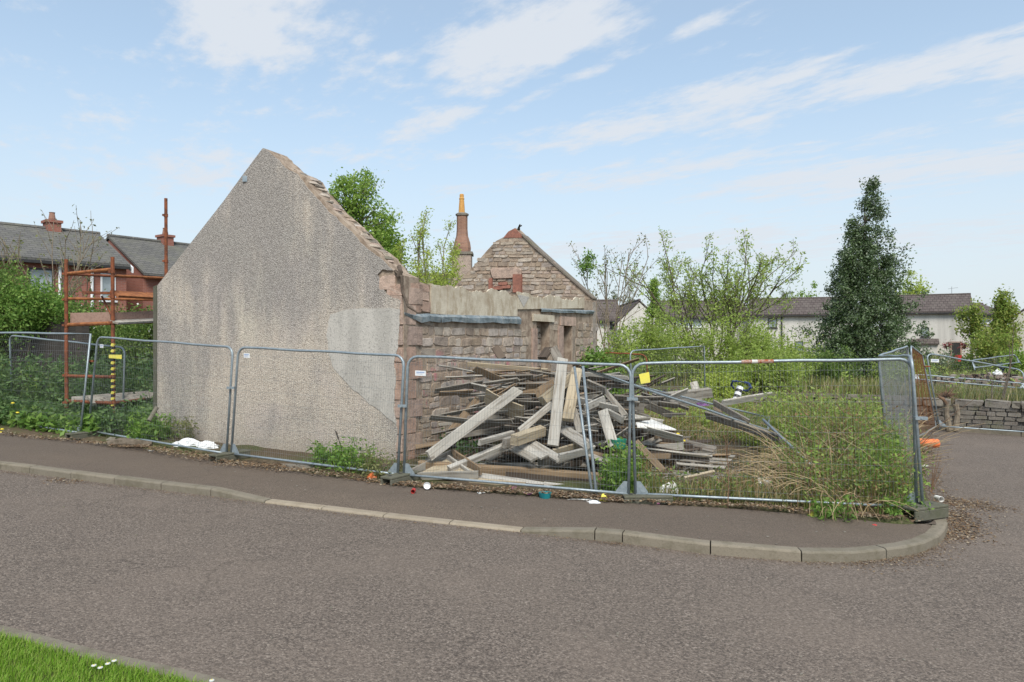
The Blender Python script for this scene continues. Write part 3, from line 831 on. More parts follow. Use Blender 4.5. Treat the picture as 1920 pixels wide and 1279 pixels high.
# broken verge: stones and slate pieces left along the right slope
# stone templates shared by all the masonry
STONE_T = []
for k in range(14):
    r = random.Random(100 + k); n = 8; b = Buf(); back_, mid_, top_ = [], [], []
    for sx_, sz_ in ((1, 1), (-1, 1), (-1, -1), (1, -1)):
        ca, cb = r.uniform(.02, .18), r.uniform(.02, .22); ex, ez_ = r.uniform(.44, .52), r.uniform(.41, .53)
        two = [(sx_ * ex, sz_ * (ez_ - cb)), (sx_ * (ex - ca), sz_ * ez_)]
        if sx_ * sz_ < 0: two.reverse()
        for x, z in two:
            back_.append((x, .5, z)); mid_.append((x, -.30 + r.uniform(-.05, .05), z)); top_.append((x * .965 + r.uniform(-.012, .012), -.5 + r.uniform(-.07, .07), z * .93 + r.uniform(-.02, .02)))
    v = back_ + mid_ + top_; f = []
    for i in range(n):
        j = (i + 1) % n; f += [(i, j, n + j, n + i), (n + i, n + j, 2 * n + j, 2 * n + i)]
    f.append(tuple(range(2 * n, 3 * n)))
    b.add(v, f); me = bpy.data.meshes.new('stone'); me.from_pydata([tuple(p) for p in b.v], [], b.f); me.update(); STONE_T.append(me)
STONE_M = {}
def stone(parent, c, u, w, d, h, mat, name='stone', roll=0.0):
    """one laid stone: centre c on the wall face, u = wall direction (2D)"""
    key = (random.randrange(len(STONE_T)), mat)
    if key not in STONE_M:
        me = STONE_T[key[0]].copy(); me.materials.append(M[mat]); STONE_M[key] = me
    o = bpy.data.objects.new(name, STONE_M[key]); COL.objects.link(o); o.parent = parent
    o.location = Vector(c) - ROOT[parent.name]
    o.rotation_euler = (0, roll, math.atan2(u[1], u[0]))
    o.scale = (w, d, h)
    return o
def stone_buf(buf, c, u, w, d, h, k=None):
    me = STONE_T[random.randrange(len(STONE_T)) if k is None else k]; u = Vector((u[0], u[1], 0)).normalized(); n = Vector((-u.y, u.x, 0))
    buf.add([Vector(c) + u * (v.co.x * w) + n * (v.co.y * d) + Vector((0, 0, v.co.z * h)) for v in me.vertices], [tuple(p.vertices) for p in me.polygons])

# long side wall: mortar core, then the stones
C0, C1 = Vector((-1.92, 12.3, 0)), Vector((2.30, 20.5, 0)); UD = (C1 - C0).normalized(); SL = (C1 - C0).length
def side_uz(px, py):
    p = PS(px, py); return (p - Vector((C0.x, C0.y, p.z))).length * (1 if p.y > C0.y else -1), p.z
def SP(u, z, out=0.0): return Vector((C0.x, C0.y, 0)) + UD * u + Vector((0, 0, z)) + NS_ * out
top_prof = [side_uz(*q) for q in [(752, 516), (790, 531), (830, 536), (900, 542), (940, 546), (965, 551), (975, 549), (1040, 556), (1095, 560), (1112, 562)]]
def side_top(u): return float(np.interp(u, [a for a, _ in top_prof], [c for _, c in top_prof]))
win = [side_uz(*q) for q in [(1004, 603), (1028, 603)]]; WU0, WU1 = side_uz(1006, 620)[0], side_uz(1030, 620)[0]
DU0, DU1 = side_uz(1055, 620)[0], side_uz(1071, 620)[0]
WZT, DZT = side_uz(1018, 603)[1], side_uz(1063, 611)[1]; WZB = .75
def wall_rect(buf, u0, u1, z0, z1, th_=.5, out=0.0): buf.prism([SP(u0, z0, out), SP(u1, z0, out), SP(u1, z1, out), SP(u0, z1, out)], -NS_ * th_)
b = Buf()
tops = [(u_, side_top(u_) - .02) for u_ in np.linspace(0.0, WU0, 14)]
b.prism([SP(0, -.3)] + [SP(WU0, -.3)] + [SP(u_, z_ + random.uniform(-.02, .02)) for u_, z_ in reversed(tops)], -NS_ * .5)
wall_rect(b, WU0, WU1, -.3, WZB); wall_rect(b, WU0, WU1, WZT, side_top(WU0) - .02)
wall_rect(b, WU1, DU0, -.3, side_top(WU1) - .02); wall_rect(b, DU0, DU1, DZT, side_top(DU0) - .02)
wall_rect(b, DU1, SL, -.3, side_top(DU1) - .02)
obj('side_wall', b, M['mortar'], ruin)
# blocked window: brickwork set back in the opening; rooms behind stay dark
b = Buf(); wall_rect(b, WU0 + .002, WU1 - .002, WZB, WZT - .003, .12, -.26); obj('window_infill', b, M['mortar'], ruin)
bz = WZB + .05; row = 0
while bz < WZT - .05:
    u_ = WU0 + .03 - (.11 if row % 2 else 0)
    while u_ < WU1 - .05:
        a, c = max(WU0 + .01, u_), min(WU1 - .01, u_ + .36)
        if c - a > .06: stone(ruin, SP((a + c) / 2, bz + .07, -.25), UD, c - a - .015, .06, .125, 'rubble_stone', 'brick')
        u_ += .37
    bz += .14; row += 1
b = Buf(); wall_rect(b, DU0 - .1, DU1 + .1, -.1, DZT + .1, .1, -.9); obj('door_passage', b, M['red_brick'], ruin)
# openings' dressed surrounds
def block(name, u0, u1, z0, z1, out, mat, d=.14):
    b = Buf(); j = lambda: random.uniform(-.006, .006)
    b.prism([SP(u0 + j(), z0 + j(), out), SP(u1 + j(), z0 + j(), out), SP(u1 + j(), z1 + j(), out), SP(u0 + j(), z1 + j(), out)], -NS_ * d)
    return obj(name, b, M[mat], ruin)
block('lintel', WU0 - .25, WU1 + .22, WZT, WZT + .17, .045, 'cream_render')
block('lintel', DU0 - .2, DU1 + .25, DZT, DZT + .24, .035, 'quoin_stone')
block('door_jamb', DU0 - .32, DU0 - .01, .0, DZT - .01, .04, 'quoin_stone')
block('door_jamb', DU1 + .01, DU1 + .2, .0, DZT - .01, .03, 'rubble_stone')
block('window_jamb', WU0 - .28, WU0 - .005, .5, WZT - .18, .03, 'quoin_stone')
# parapet of cream render with a ragged top, in sections
ragtop = random.Random(4)
for (pa, pb, low0, low1) in ((806, 836, 588, 590), (837, 968, 590.5, 593), (969, 1094, 580, 578)):
    ua, ub = side_uz(pa, 560)[0], side_uz(pb, 560)[0]; za, zb = side_uz(pa, low0)[1], side_uz(pb, low1)[1]
    n = max(4, int((ub - ua) / .05)); ph = ragtop.uniform(0, 6); tp = [SP(ua + (ub - ua) * k / n, side_top(ua + (ub - ua) * k / n) - .02 + .04 * math.sin(k * .17 + ph) + .025 * math.sin(k * .53 + 2 * ph) + ragtop.uniform(-.022, .012), .03) for k in range(n, -1, -1)]
    b = Buf(); b.prism([SP(ua, za, .03), SP(ub, zb, .03)] + tp, -NS_ * .045)
    obj('render_band', b, M['cream_render'], ruin)
b = Buf(); b.prism([PS(967, 552, .037), PS(990, 557, .037), PS(979, 576, .037)], -NS_ * .006); obj('cement_patch', b, M['render_patch'], ruin)
# lead flashings sagging along the wall
def flashing(pts, drop, out):
    b = Buf(); n = len(pts)
    for i in range(n - 1):
        (x0, y0), (x1, y1) = pts[i], pts[i + 1]
        t0, t1 = PS(x0, y0, .03), PS(x1 - .5, y1, .03); d0, d1 = drop[i], drop[i + 1]
        q = [t0, t0 + NS_ * out * random.uniform(.8, 1.2) + Vector((0, 0, -d0 * .35)), t0 + NS_ * out * random.uniform(.5, 1) + Vector((0, 0, -d0))]
        p = [t1, t1 + NS_ * out * random.uniform(.8, 1.2) + Vector((0, 0, -d1 * .35)), t1 + NS_ * out * random.uniform(.5, 1) + Vector((0, 0, -d1))]
        th2 = NS_ * -.012
        b.add(q + p + [v + th2 for v in q] + [v + th2 for v in p], [(0, 1, 4, 3), (1, 2, 5, 4), (6, 9, 10, 7), (7, 10, 11, 8), (0, 3, 9, 6), (2, 8, 11, 5), (0, 6, 7, 1), (1, 7, 8, 2), (3, 4, 10, 9), (4, 5, 11, 10)])
    return b
f1 = [(752, 584), (768, 588), (785, 589), (800, 588), (822, 590), (842, 590), (870, 591), (895, 591.5), (920, 592), (938, 593), (952, 593.5), (972, 594)]
obj('lead_flashing', flashing(f1, [.06, .09, .16, .14, .15, .13, .15, .16, .14, .16, .15, .17], .055), M['lead_flashing'], ruin)
f2 = [(1011, 578), (1030, 579), (1050, 580), (1075, 581), (1095, 581.5), (1111, 582)]
obj('lead_flashing', flashing(f2, [.09, .08, .1, .08, .1, .09], .045), M['lead_flashing'], ruin)
# rusted broken gutter iron at the corner
b = Buf(); b.path([PG(742, 508, .03), PG(756, 520, .05), PG(757, 545, .05), PG(768, 575, .06), PG(784, 587, .0)], [.03, .035, .02, .02, .015], 6); b.path([PG(748, 500, 0), PG(754, 510, .05), PG(750, 520, .05)], .045, 6)
obj('broken_gutter', b, M['wood_dark'], ruin)
# masonry courses: random rubble; biggest and clearest stones are objects, the rest one joined piece
rest = Buf(); count = 0
def pile_top(u):      # what the timber heap hides of the wall
    return float(np.interp(u, [0, 1.2, 2.2, 3.2, 4.4, 9], [-.1, .45, .95, 1.25, 1.35, 1.2]))
zc = .02; rr = random.Random(21)
while zc < 3.25:
    h = rr.uniform(.14, .30); u_ = .48 + rr.uniform(0, .2)
    while u_ < SL - .05:
        w = rr.uniform(.16, .44) if rr.random() < .85 else rr.uniform(.4, .62)
        hh = h * rr.uniform(.8, 1.05); c = u_ + w / 2; z_ = zc + h / 2
        u_ += w + .02
        lim = side_top(c) - .04
        band = c > side_uz(806, 560)[0] - .05
        gl = side_uz(870, 606)[1]
        if z_ + hh / 2 > lim: continue
        if band and z_ + hh / 2 > (gl - .01 if c < WU0 - .4 else side_uz(1040, 588)[1]): continue
        if (WU0 - .3 < c + w / 2 and c - w / 2 < WU1 + .03 and WZB < z_ < WZT + .2): continue
        if (DU0 - .33 < c + w / 2 and c - w / 2 < DU1 + .22 and z_ < DZT + .26): continue
        bits = [(c, z_, w, hh)]
        if h > .19 and rr.random() < .5:
            q_ = rr.uniform(.4, .62); bits = [(c, zc + h * q_ / 2 - .004, w, h * q_), (c, zc + h * (q_ + 1) / 2 + .006, w, h * (1 - q_) - .012)]
            if w > .34 and rr.random() < .7:
                k_ = rr.uniform(.35, .65); lo_ = c - w / 2; z2, h2 = bits[1][1], bits[1][3]
                bits = [bits[0], (lo_ + w * k_ / 2 - .005, z2, w * k_ - .01, h2), (lo_ + w * (1 + k_) / 2 + .005, z2, w * (1 - k_) - .01, h2)]
        for (c_, zz_, w_, h_) in bits:
            if z_ > pile_top(c) - .2 and count < 170:
                stone(ruin, SP(c_, zz_ + rr.uniform(-.012, .012), -.013 + rr.uniform(-.008, .006)), UD, w_ * rr.uniform(.95, 1.05), .05, h_ * rr.uniform(.94, 1.06), 'rubble_stone', roll=rr.uniform(-.09, .09)); count += 1
            else: stone_buf(rest, SP(c_, zz_, -.016), UD, w_, .06, h_)
    zc += h + .016
# corner quoins, alternately long and short, partly bared where the render fell off
z_ = -.1; k = 0
for zt in (.22, .52, .80, 1.12, 1.46, 1.78, 2.05, 2.42, 2.78, 3.08):
    ln = .62 if k % 2 else .42
    b = Buf(); j = lambda a=.012: random.uniform(-a, a)
    z0, z1 = z_ + .012, zt - .012
    gx = .30 if k % 2 else .42
    A0 = Vector((C0.x, C0.y, 0)) + NG * .028 + NS_ * .05
    ugv = Vector((-.928, .371, 0))
    base4 = lambda z, s=0: [A0 + ugv * (gx + s) - NG * .0 + Vector((0, 0, z + j())), A0 + Vector((0, 0, z + j())) + NS_ * j(), A0 + UD * (ln + s) + Vector((0, 0, z + j())), A0 + UD * (ln) + ugv * gx + Vector((0, 0, z))]
    lo, hi = base4(z0), base4(z1)
    b.add(lo + hi, [(3, 2, 1, 0), (4, 5, 6, 7), (0, 1, 5, 4), (1, 2, 6, 5), (2, 3, 7, 6), (3, 0, 4, 7)])
    obj('quoin', b, M['quoin_stone'], ruin); z_ = zt; k += 1
# tumbled stones on the broken wallhead between gable and parapet
for (px, py, w, h) in ((728, 530, .34, .26), (744, 545, .3, .2), (770, 545, .34, .3), (775, 572, .42, .3), (794, 552, .3, .26), (796, 576, .3, .2), (790, 540, .4, .14)):
    if px < 757: stone(ruin, PG(px, py, .0), (.928, -.371), w, .07, h, 'quoin_stone', 'fallen_stone')
    else: stone(ruin, PS(px, py, .0), UD, w, .08, h, 'quoin_stone', 'fallen_stone')
rv = random.Random(31)
for i in range(38):
    f = i / 37; j = f * (len(slopeR) - 3) + 1.2; a = int(j); q = [slopeR[a][m_] + (slopeR[min(a + 1, len(slopeR) - 1)][m_] - slopeR[a][m_]) * (j - a) for m_ in (0, 1)]
    stone(ruin, PG(q[0] + rv.uniform(-1, 1), q[1] + rv.uniform(-1, 2), -.25 + rv.uniform(-.1, .12)), (.8, -.6), rv.uniform(.07, .15), rv.uniform(.1, .25), rv.uniform(.02, .045), 'rubble_stone' if i % 3 else 'dark_stone', 'verge_stone', roll=.75 + rv.uniform(-.3, .3))
# far gable, stone by stone, with its fireplace panel and brick patches
out_f = [(861, 529), (889, 498), (913, 470), (930, 452), (946, 444), (953, 434), (966, 427.5), (979, 440), (1001, 462), (1056, 511), (1110, 559)]
b = Buf(); b.prism([PF(*q) for q in ([(800, 592)] + out_f + [(1112, 570), (1112, 780), (800, 800)])], -NG * .45); obj('far_gable', b, M['mortar'], ruin)
fx, fy = [q[0] for q in out_f], [q[1] for q in out_f]
py = 436.0; rr = random.Random(77); fcount = 0
while py < 562:
    hpx = rr.uniform(4.6, 9.2); px = 838 + rr.uniform(0, 9)
    while px < 1106:
        wpx = rr.choice((rr.uniform(7, 14), rr.uniform(12, 30))); cx = px + wpx / 2; cy = py + hpx / 2; px += wpx + 1.2
        edge_y = float(np.interp(cx, fx, fy)) if cx >= 861 else 529 + (861 - cx) * 1.05
        if cy - hpx * .4 < edge_y + 2: continue
        if 918 < cx < 981 and 500 < cy < 524: continue
        if 964 < cx < 982 and 515 < cy < 548: continue
        if cy < 446: continue
        if cx < 1096 and cy > float(np.interp(cx, [800, 900, 965, 1095], [533, 543, 552, 561])): continue
        s = yf(cx) / F
        mat = 'rubble_stone'
        if wpx > 13 and fcount < 150: stone(ruin, PF(cx, cy, -.012 + rr.uniform(-.012, .012)), (.928, -.371), wpx * s * 1.05, .06, hpx * s * rr.uniform(.85, 1.1), mat, roll=rr.uniform(-.13, .13)); fcount += 1
        else: stone_buf(rest, PF(cx, cy, -.015 + rr.uniform(-.01, .012)), (.928, -.371), wpx * s, .06, hpx * s * rr.uniform(.85, 1.05))
    py += hpx + .7
stone(ruin, PF(949.5, 512, .02), (.928, -.371), 1.0, .12, .34, 'quoin_stone', 'chimney_lintel')
b = Buf(); b.prism([PF(965, 515, .16), PF(980, 515, .16), PF(980, 549, .16), PF(965, 549, .16)], -NG * .16); o = obj('brick_pier', b, M['red_brick'], ruin)
b = Buf(); b.prism([PF(*q, .02) for q in ((944, 446), (953, 435), (966, 428.5), (978, 440), (981, 446))], -NG * .05); obj('brick_apex', b, M['red_brick'], ruin)
for (px, py, w, h) in ((936, 540, .35, .12), (950, 538, .3, .1), (944, 532, .3, .1), (921, 533, .12, .35), (923, 545, .1, .2)): stone(ruin, PF(px, py, .03), (.928, -.371), w, .1, h, 'red_brick', 'brick')
b = Buf(); b.prism([PF(x, y, .05) for x, y in ((980, 439), (1002, 460), (1057, 509), (1112, 558), (1112, 560.5), (1056, 512), (1001, 463.5), (979, 441.5))], -NG * .5); obj('verge_fillet', b, M['dark_stone'], ruin)
b = Buf(); b.path([PF(970, 430, -.1), PF(972, 425, -.05), PF(975, 421, 0)], [.05, .03, .02]); b.path([PF(972, 425, -.05), PF(978, 423, 0)], .02); obj('cap_scrap', b, M['dark_mortar'], ruin)
# end of the side wall: rough pier beyond the flashing, and the back wall
b = Buf(); wall_rect(b, SL - .02, SL + .22, -.3, side_uz(1110, 566)[1], .5, .03); obj('end_pier', b, M['rubble_stone'], ruin)
b = Buf(); L0, L1 = Vector((-7.0, 14.6, 0)), Vector((-2.3, 22.3, 0)); dd = (L1 - L0).normalized(); nn = Vector((dd.y, -dd.x, 0))
b.prism([L0 + Vector((0, 0, -.2)), L1 + Vector((0, 0, -.2)), L1 + Vector((0, 0, 2.3)), L0 + Vector((0, 0, 2.9))], nn * .45); obj('back_wall', b, M['rubble_stone'], ruin)
if rest.v:
    o = obj('stone_rubble', rest, M['rubble_stone'], ruin); o['kind'] = 'stuff'

# ------------------------------------------------------------------ low stone wall at the back of the side road
lw = thing('stone_wall', 'low dark rubble wall with pale cope stones along the side road', 'wall', (12, 21, -.3))
WT = .40
b = Buf()
for a, c in zip(WALL[:-1], WALL[1:]):
    d = (c - a).normalized(); n = Vector((d.y, -d.x, 0))
    za = max(WT - .16, .46 if a.x < 9 else 0)
    b.prism([Vector((a.x, a.y, -.8)), Vector((c.x, c.y, -.8)), Vector((c.x, c.y, .24 + (.28 if c.x < 9 else .02))), Vector((a.x, a.y, .24 + (.28 if a.x < 9 else .02)))], -n * .4)
obj('wall_core', b, M['dark_mortar'], lw)
rr = random.Random(5); cnt = 0; far_s = Buf()
for a, c in zip(WALL[:-2], WALL[1:-1]):
    d = (c - a).normalized(); n = Vector((d.y, -d.x, 0)); L = (c - a).length; hi = .26 + (.15 if a.x < 9 else 0)
    z_ = g(a.x) - .14
    while z_ < hi - .05:
        h = rr.uniform(.08, .17); s = rr.uniform(0, .15)
        while s < L - .1:
            w = rr.uniform(.16, .5); cpt = a + d * (s + w / 2) + n * .01
            if cpt.x > 11 and cpt.x < 17 and cnt < 190:
                stone(lw, (cpt.x, cpt.y, z_ + h / 2), d, w * .98, .07, h * .97, 'dark_stone', roll=rr.uniform(-.05, .05)); cnt += 1
            elif cpt.x < 18: stone_buf(far_s, (cpt.x, cpt.y, z_ + h / 2), d, w * .97, .14, h * .95)
            s += w + .012
        z_ += h + .01
    s = 0
    while s < L - .2:
        if a.x < 9: break
        w = rr.uniform(.4, .95); w = min(w, L - s); cpt = a + d * (s + w / 2) - n * .17
        if cpt.x < 18: stone(lw, (cpt.x, cpt.y, hi + .08), d, w * .985, .52, .2 + rr.uniform(-.02, .03), 'cope_stone', 'cope_stone', roll=rr.uniform(-.03, .03))
        s += w
o = obj('stone_rubble', far_s, M['dark_stone'], lw); o['kind'] = 'stuff'
# kerb stones before it
kr2 = thing('kerb', None, None, (0, 0, 0), kind='structure')
for a, c in zip(WALL[1:-1], WALL[2:]):
    d = (c - a).normalized(); n = Vector((d.y, -d.x, 0)); L = (c - a).length; s = 0
    while s < L - .3 and (a + d * s).x < 20:
        p = a + d * s + n * .42; q = a + d * min(L, s + .9) + n * .42; b = Buf(); zz = g(p.x) + ROADZ
        b.prism([Vector((p.x, p.y, zz - .05)) + d * .006, Vector((q.x, q.y, zz - .05)) - d * .006, Vector((q.x, q.y, zz + .10)) - d * .006, Vector((p.x, p.y, zz + .10)) + d * .006], -n * .14)
        obj('kerb_stone', b, M['kerb_stone'], kr2); s += .9

# ------------------------------------------------------------------ houses
def house(name, label, cat, loc, rot, L, D, H, RH, wallm, roofm, wins=(), chim=(), over=.25, pipes=(), porch=None, fascia='black_pipe', gable_m=None):
    """local axes: x along the ridge, y away from the front, z up; front face at y = 0"""
    r = thing(name, label, cat, loc, rot)
    b = Buf(); b.box((0, 0, -2.5), (L, D, H)); obj('wall', b, M[wallm], r, local=True)
    for x0 in (0, L - .25): b = Buf(); b.prism([(x0, .01, H), (x0, D - .01, H), (x0, D / 2, H + RH - .02)], (.25, 0, 0)); obj('gable', b, M[gable_m or wallm], r, local=True)
    s = RH / (D / 2); b = Buf(); t_ = .12
    for sg in (0, 1):
        y0, y1 = (-over, D / 2) if sg == 0 else (D + over, D / 2)
        z0, z1 = H - over * s + .05, H + RH + .05
        b.add([(-.08, y0, z0), (L + .08, y0, z0), (L + .08, y1, z1), (-.08, y1, z1), (-.08, y0, z0 + t_), (L + .08, y0, z0 + t_), (L + .08, y1, z1 + t_), (-.08, y1, z1 + t_)],
              [(3, 2, 1, 0), (4, 5, 6, 7), (0, 1, 5, 4), (1, 2, 6, 5), (2, 3, 7, 6), (3, 0, 4, 7)])
    rf = obj('roof', b, M[roofm], r, local=True)
    b = Buf(); b.path([(-.1, D / 2, H + RH + .16), (L + .1, D / 2, H + RH + .16)], .11, 6); obj('ridge_tiles', b, M[roofm], rf, local=True)
    b = Buf(); b.box((-.05, -over - .1, H - over * s - .06), (L + .05, -over + .02, H - over * s + .06)); obj('gutter', b, M[fascia], r, local=True)
    for (x, z, w, h, fm) in wins:
        b = Buf(); t2 = .07
        b.box((x, -.05, z), (x + w, .04, z + t2)); b.box((x, -.05, z + h - t2), (x + w, .04, z + h)); b.box((x, -.048, z + t2), (x + t2, .04, z + h - t2)); b.box((x + w - t2, -.048, z + t2), (x + w, .04, z + h - t2))
        if w > 1.3: b.box((x + w / 2 - .03, -.046, z + t2), (x + w / 2 + .03, .04, z + h - t2))
        wf = obj('window', b, M[fm], r, local=True)
        b = Buf(); b.box((x + t2 - .01, -.02, z + t2 - .01), (x + w - t2 + .01, -.012, z + h - t2 + .01)); obj('pane', b, M['glass'], wf, local=True)
        b = Buf(); b.box((x - .06, -.1, z - .08), (x + w + .06, .02, z - .002)); obj('sill', b, M[fm], wf, local=True)
    for (x, w, h) in chim:
        b = Buf(); b.box((x, D / 2 - .35, H + RH - .5), (x + w, D / 2 + .35, H + RH + h)); b.box((x - .06, D / 2 - .41, H + RH + h), (x + w + .06, D / 2 + .41, H + RH + h + .12))
        ch = obj('chimney', b, M['house_brick'], r, local=True)
        b = Buf(); b.lathe([(.13, H + RH + h + .12), (.15, H + RH + h + .2), (.11, H + RH + h + .45), (.13, H + RH + h + .5)], (x + w / 2, D / 2, 0), 10); obj('chimney_pot', b, M['chimney_brick'], ch, local=True)
        b = Buf(); b.box((x - .2, D / 2 - .75, H + RH - .55), (x + w + .2, D / 2 - .36, H + RH - .28)); obj('flashing', b, M['lead_flashing'], ch, local=True)
    for (x, m_) in pipes:
        b = Buf(); b.tube((x, -.09, -1), (x, -.09, H - .1), .06, n=6); obj('downpipe', b, M[m_], r, local=True)
    if porch:
        x0, x1, z0, z1, dp = porch
        b = Buf(); b.prism([(x0, -.002, z1), (x0, -dp, z0 + .1), (x0, -dp, z0), (x0, -.002, z0)], (x1 - x0, 0, 0)); pr = obj('porch_roof', b, M[roofm], r, local=True)
        b = Buf(); b.box((x0 + .15, -dp + .2, -2), (x1 - .15, -.003, z0 - .003)); obj('porch_wall', b, M[wallm], r, local=True)
    return r
# red brick houses up to the left
def at_px(px, Y): return ((px - 960) / F * Y, Y)
rt = math.radians(48)
x_, y_ = at_px(237, 31.5)
H1L = 11.0
h1 = house('brick_house', 'red brick house with long slate roof and white bargeboard, at the far left', 'house', (x_ - math.cos(rt) * H1L, y_ - math.sin(rt) * H1L, .4), rt, H1L, 7.2, 5.05, 1.62, 'house_brick', 'slate',
           wins=[(7.3, 3.6, .9, 1.1, 'window_dark'), (9.95, 3.5, .6, 1.15, 'window_white')], chim=[(8.85, .55, .42)], pipes=[(9.6, 'white_plastic'), (8.4, 'white_plastic')])
b = Buf(); b.prism([(H1L + .09, -.40, 4.72), (H1L + .09, 3.5, 6.47), (H1L + .09, 3.5, 6.72), (H1L + .09, -.40, 4.97)], (.06, 0, 0)); obj('bargeboard', b, M['white_plastic'], h1, local=True)
x_, y_ = at_px(268, 34)
h2 = house('brick_house', 'red brick house showing its gable end, slate roof just left of the tall scaffold pole', 'house', (x_, y_, .4), math.radians(55), 12, 6.4, 4.95, 1.9, 'house_brick', 'slate',
           wins=[(1.6, 3.6, .45, .5, 'window_dark')], chim=[(2.6, .55, .42)])
# the house with the tall tapering chimney, right behind the ruin
x_, y_ = at_px(762, 37)
h3 = house('mossy_roofed_house', 'house with mossy slate roof mostly hidden behind the parapet of the ruin', 'house', (x_ - 3, y_, 0), math.radians(6), 7.4, 5.5, 3.6, 2.1, 'white_roughcast', 'mossy_slate')
cx_, cy_ = at_px(866.5, 36); s_ = 36 / F
def cz(py): return CAM - (py - 639.5) * s_
tc = thing('tall_chimney', 'tall bell shaped brick chimney stack with a yellow pot behind the ruin', 'chimney', (cx_, cy_, 0))
b = Buf(); b.box((cx_ - 18 * s_, cy_ - .5, 0), (cx_ + 18 * s_, cy_ + .5, cz(478))); obj('base', b, M['rubble_stone'], tc)
b = Buf(); b.box((cx_ - 20.5 * s_, cy_ - .56, cz(479) + .003), (cx_ + 20.5 * s_, cy_ + .56, cz(474))); obj('base_cornice', b, M['cope_stone'], tc)
sh = [(cx_, cy_)]
b = Buf(); b.lathe([(16 * s_, cz(474)), (16.5 * s_, cz(465)), (15 * s_, cz(455)), (11.2 * s_, cz(443)), (10.2 * s_, cz(430)), (10.2 * s_, cz(405))], (cx_, cy_, 0), 8); obj('shaft', b, M['chimney_brick'], tc)
b = Buf(); b.lathe([(12 * s_, cz(405) + .003), (12.6 * s_, cz(401.5)), (9 * s_, cz(399.5))], (cx_, cy_, 0), 8); obj('cap', b, M['cope_stone'], tc)
b = Buf(); b.lathe([(6 * s_, cz(400)), (5.4 * s_, cz(388)), (4.4 * s_, cz(375)), (5 * s_, cz(373)), (5 * s_, cz(372)), (4 * s_, cz(371)), (4 * s_, cz(365)), (3 * s_, cz(364))], (cx_ - .02, cy_, 0), 10); obj('pot', b, M['yellow_pot'], tc)
# pale roughcast terrace downhill on the right
def hz_(py, Y): return CAM - (py - 639.5) / F * Y
Y1 = 62.0; s1 = Y1 / F; gz = -1.0
xR = (1826 - 960) * s1
class Front:
    """the front face of a house: x along it and heights, from photograph positions"""
    def __init__(f, px, Y, r): f.x0, f.y0, f.r = (px - 960) / F * Y, Y, math.radians(r)
    def x(f, px): k = (px - 960) / F; return (k * f.y0 - f.x0) / (math.cos(f.r) - k * math.sin(f.r))
    def z(f, px, py): return CAM - (py - 639.5) / F * (f.y0 + math.sin(f.r) * f.x(px)) - gz
fr1 = Front(1668, 65.0, -28)
def win_at(f, px0, px1, py0, py1, m_): return (f.x(px0), f.z(px0, py1), f.x(px1) - f.x(px0), f.z(px0, py0) - f.z(px0, py1), m_)
hR = house('roughcast_house', 'pale roughcast house with brown tiled roof and red flowers, right of the dark evergreen', 'house', (fr1.x0, fr1.y0, gz), fr1.r, fr1.x(1825), 7, fr1.z(1825, 584), 1.55, 'white_roughcast', 'brown_tiles',
      wins=[win_at(fr1, 1727, 1742, 614, 631, 'window_dark'), win_at(fr1, 1697, 1706, 645, 660, 'window_dark')], pipes=[(fr1.x(1823), 'black_pipe')], porch=(fr1.x(1708), fr1.x(1760), fr1.z(1730, 646), fr1.z(1730, 635), 1.2))
a, c = fr1.x(1784), fr1.x(1801); zt, zb_ = fr1.z(1790, 643), fr1.z(1790, 690)
b = Buf(); b.box((a, -.05, zb_), (c, .03, zt)); dr = obj('door', b, M['window_dark'], hR, local=True)
b = Buf(); b.box((a - .08, -.08, zb_), (a + .02, .03, zt + .003)); b.box((c - .02, -.08, zb_), (c + .08, .03, zt + .003)); b.box((a - .08, -.081, zt + .003), (c + .08, .03, zt + .12)); obj('door_frame', b, M['quoin_stone'], hR, local=True)
a = fr1.x(1790); zt = fr1.z(1790, 556)
b = Buf(); b.tube((a, 3.5, zt), (a, 3.5, zt + 1.1), .02); b.tube((a - .3, 3.5, zt + .9), (a + .5, 3.5, zt + 1.0), .015); obj('aerial', b, M['wire'], hR, local=True)
fr2 = Front(1405, 66.0, -20)
house('roughcast_house', 'pale roughcast house with brown tiled roof, left of the dark evergreen', 'house', (fr2.x0, fr2.y0, gz), fr2.r, fr2.x(1600), 7, fr2.z(1500, 590), 1.5, 'white_roughcast', 'brown_tiles',
      wins=[win_at(fr2, 1440, 1457, 597, 614.5, 'window_dark'), win_at(fr2, 1490, 1506, 640, 660, 'window_dark')], pipes=[(fr2.x(1466), 'black_pipe')])
Y3 = 70.0; s3 = Y3 / F
def ez3(py): return hz_(py, Y3) - gz
x0 = (1235 - 960) * s3
house('terraced_house', 'pale terraced house glimpsed through the willow, with wide upper window', 'house', (x0, Y3, gz), 0, (1410 - 1235) * s3, 7, ez3(595), 1.6, 'white_roughcast', 'brown_tiles',
      wins=[((1268 - 1235) * s3, ez3(613), 26 * s3, 17 * s3, 'window_white'), ((1296 - 1235) * s3, ez3(613), 20 * s3, 17 * s3, 'window_white')], pipes=[((1266 - 1235) * s3, 'black_pipe')])
# white gable end further left
Y4 = 60.0; s4 = Y4 / F
wg = house('white_gabled_house', 'pale house with its gable end towards us, just right of the ruin', 'house', ((1158 - 960) * s4, Y4 + .01, gz), math.radians(90), 12, (1240 - 1158) * s4, hz_(605, Y4) - gz, (605 - 566) * s4, 'white_roughcast', 'brown_tiles')
wg.location = ((1240 - 960) * s4, Y4, gz)
house('low_white_house', 'low white house with brown roof partly hidden behind the end of the ruin', 'house', ((1060 - 960) * s4, Y4 + 2, gz), 0, (1172 - 1060) * s4, 6, hz_(600, Y4 + 2) - gz, 1.7, 'white_roughcast', 'brown_tiles', wins=[((1150 - 1060) * s4, hz_(615, Y4 + 2) - gz, .45, .5, 'window_dark')])
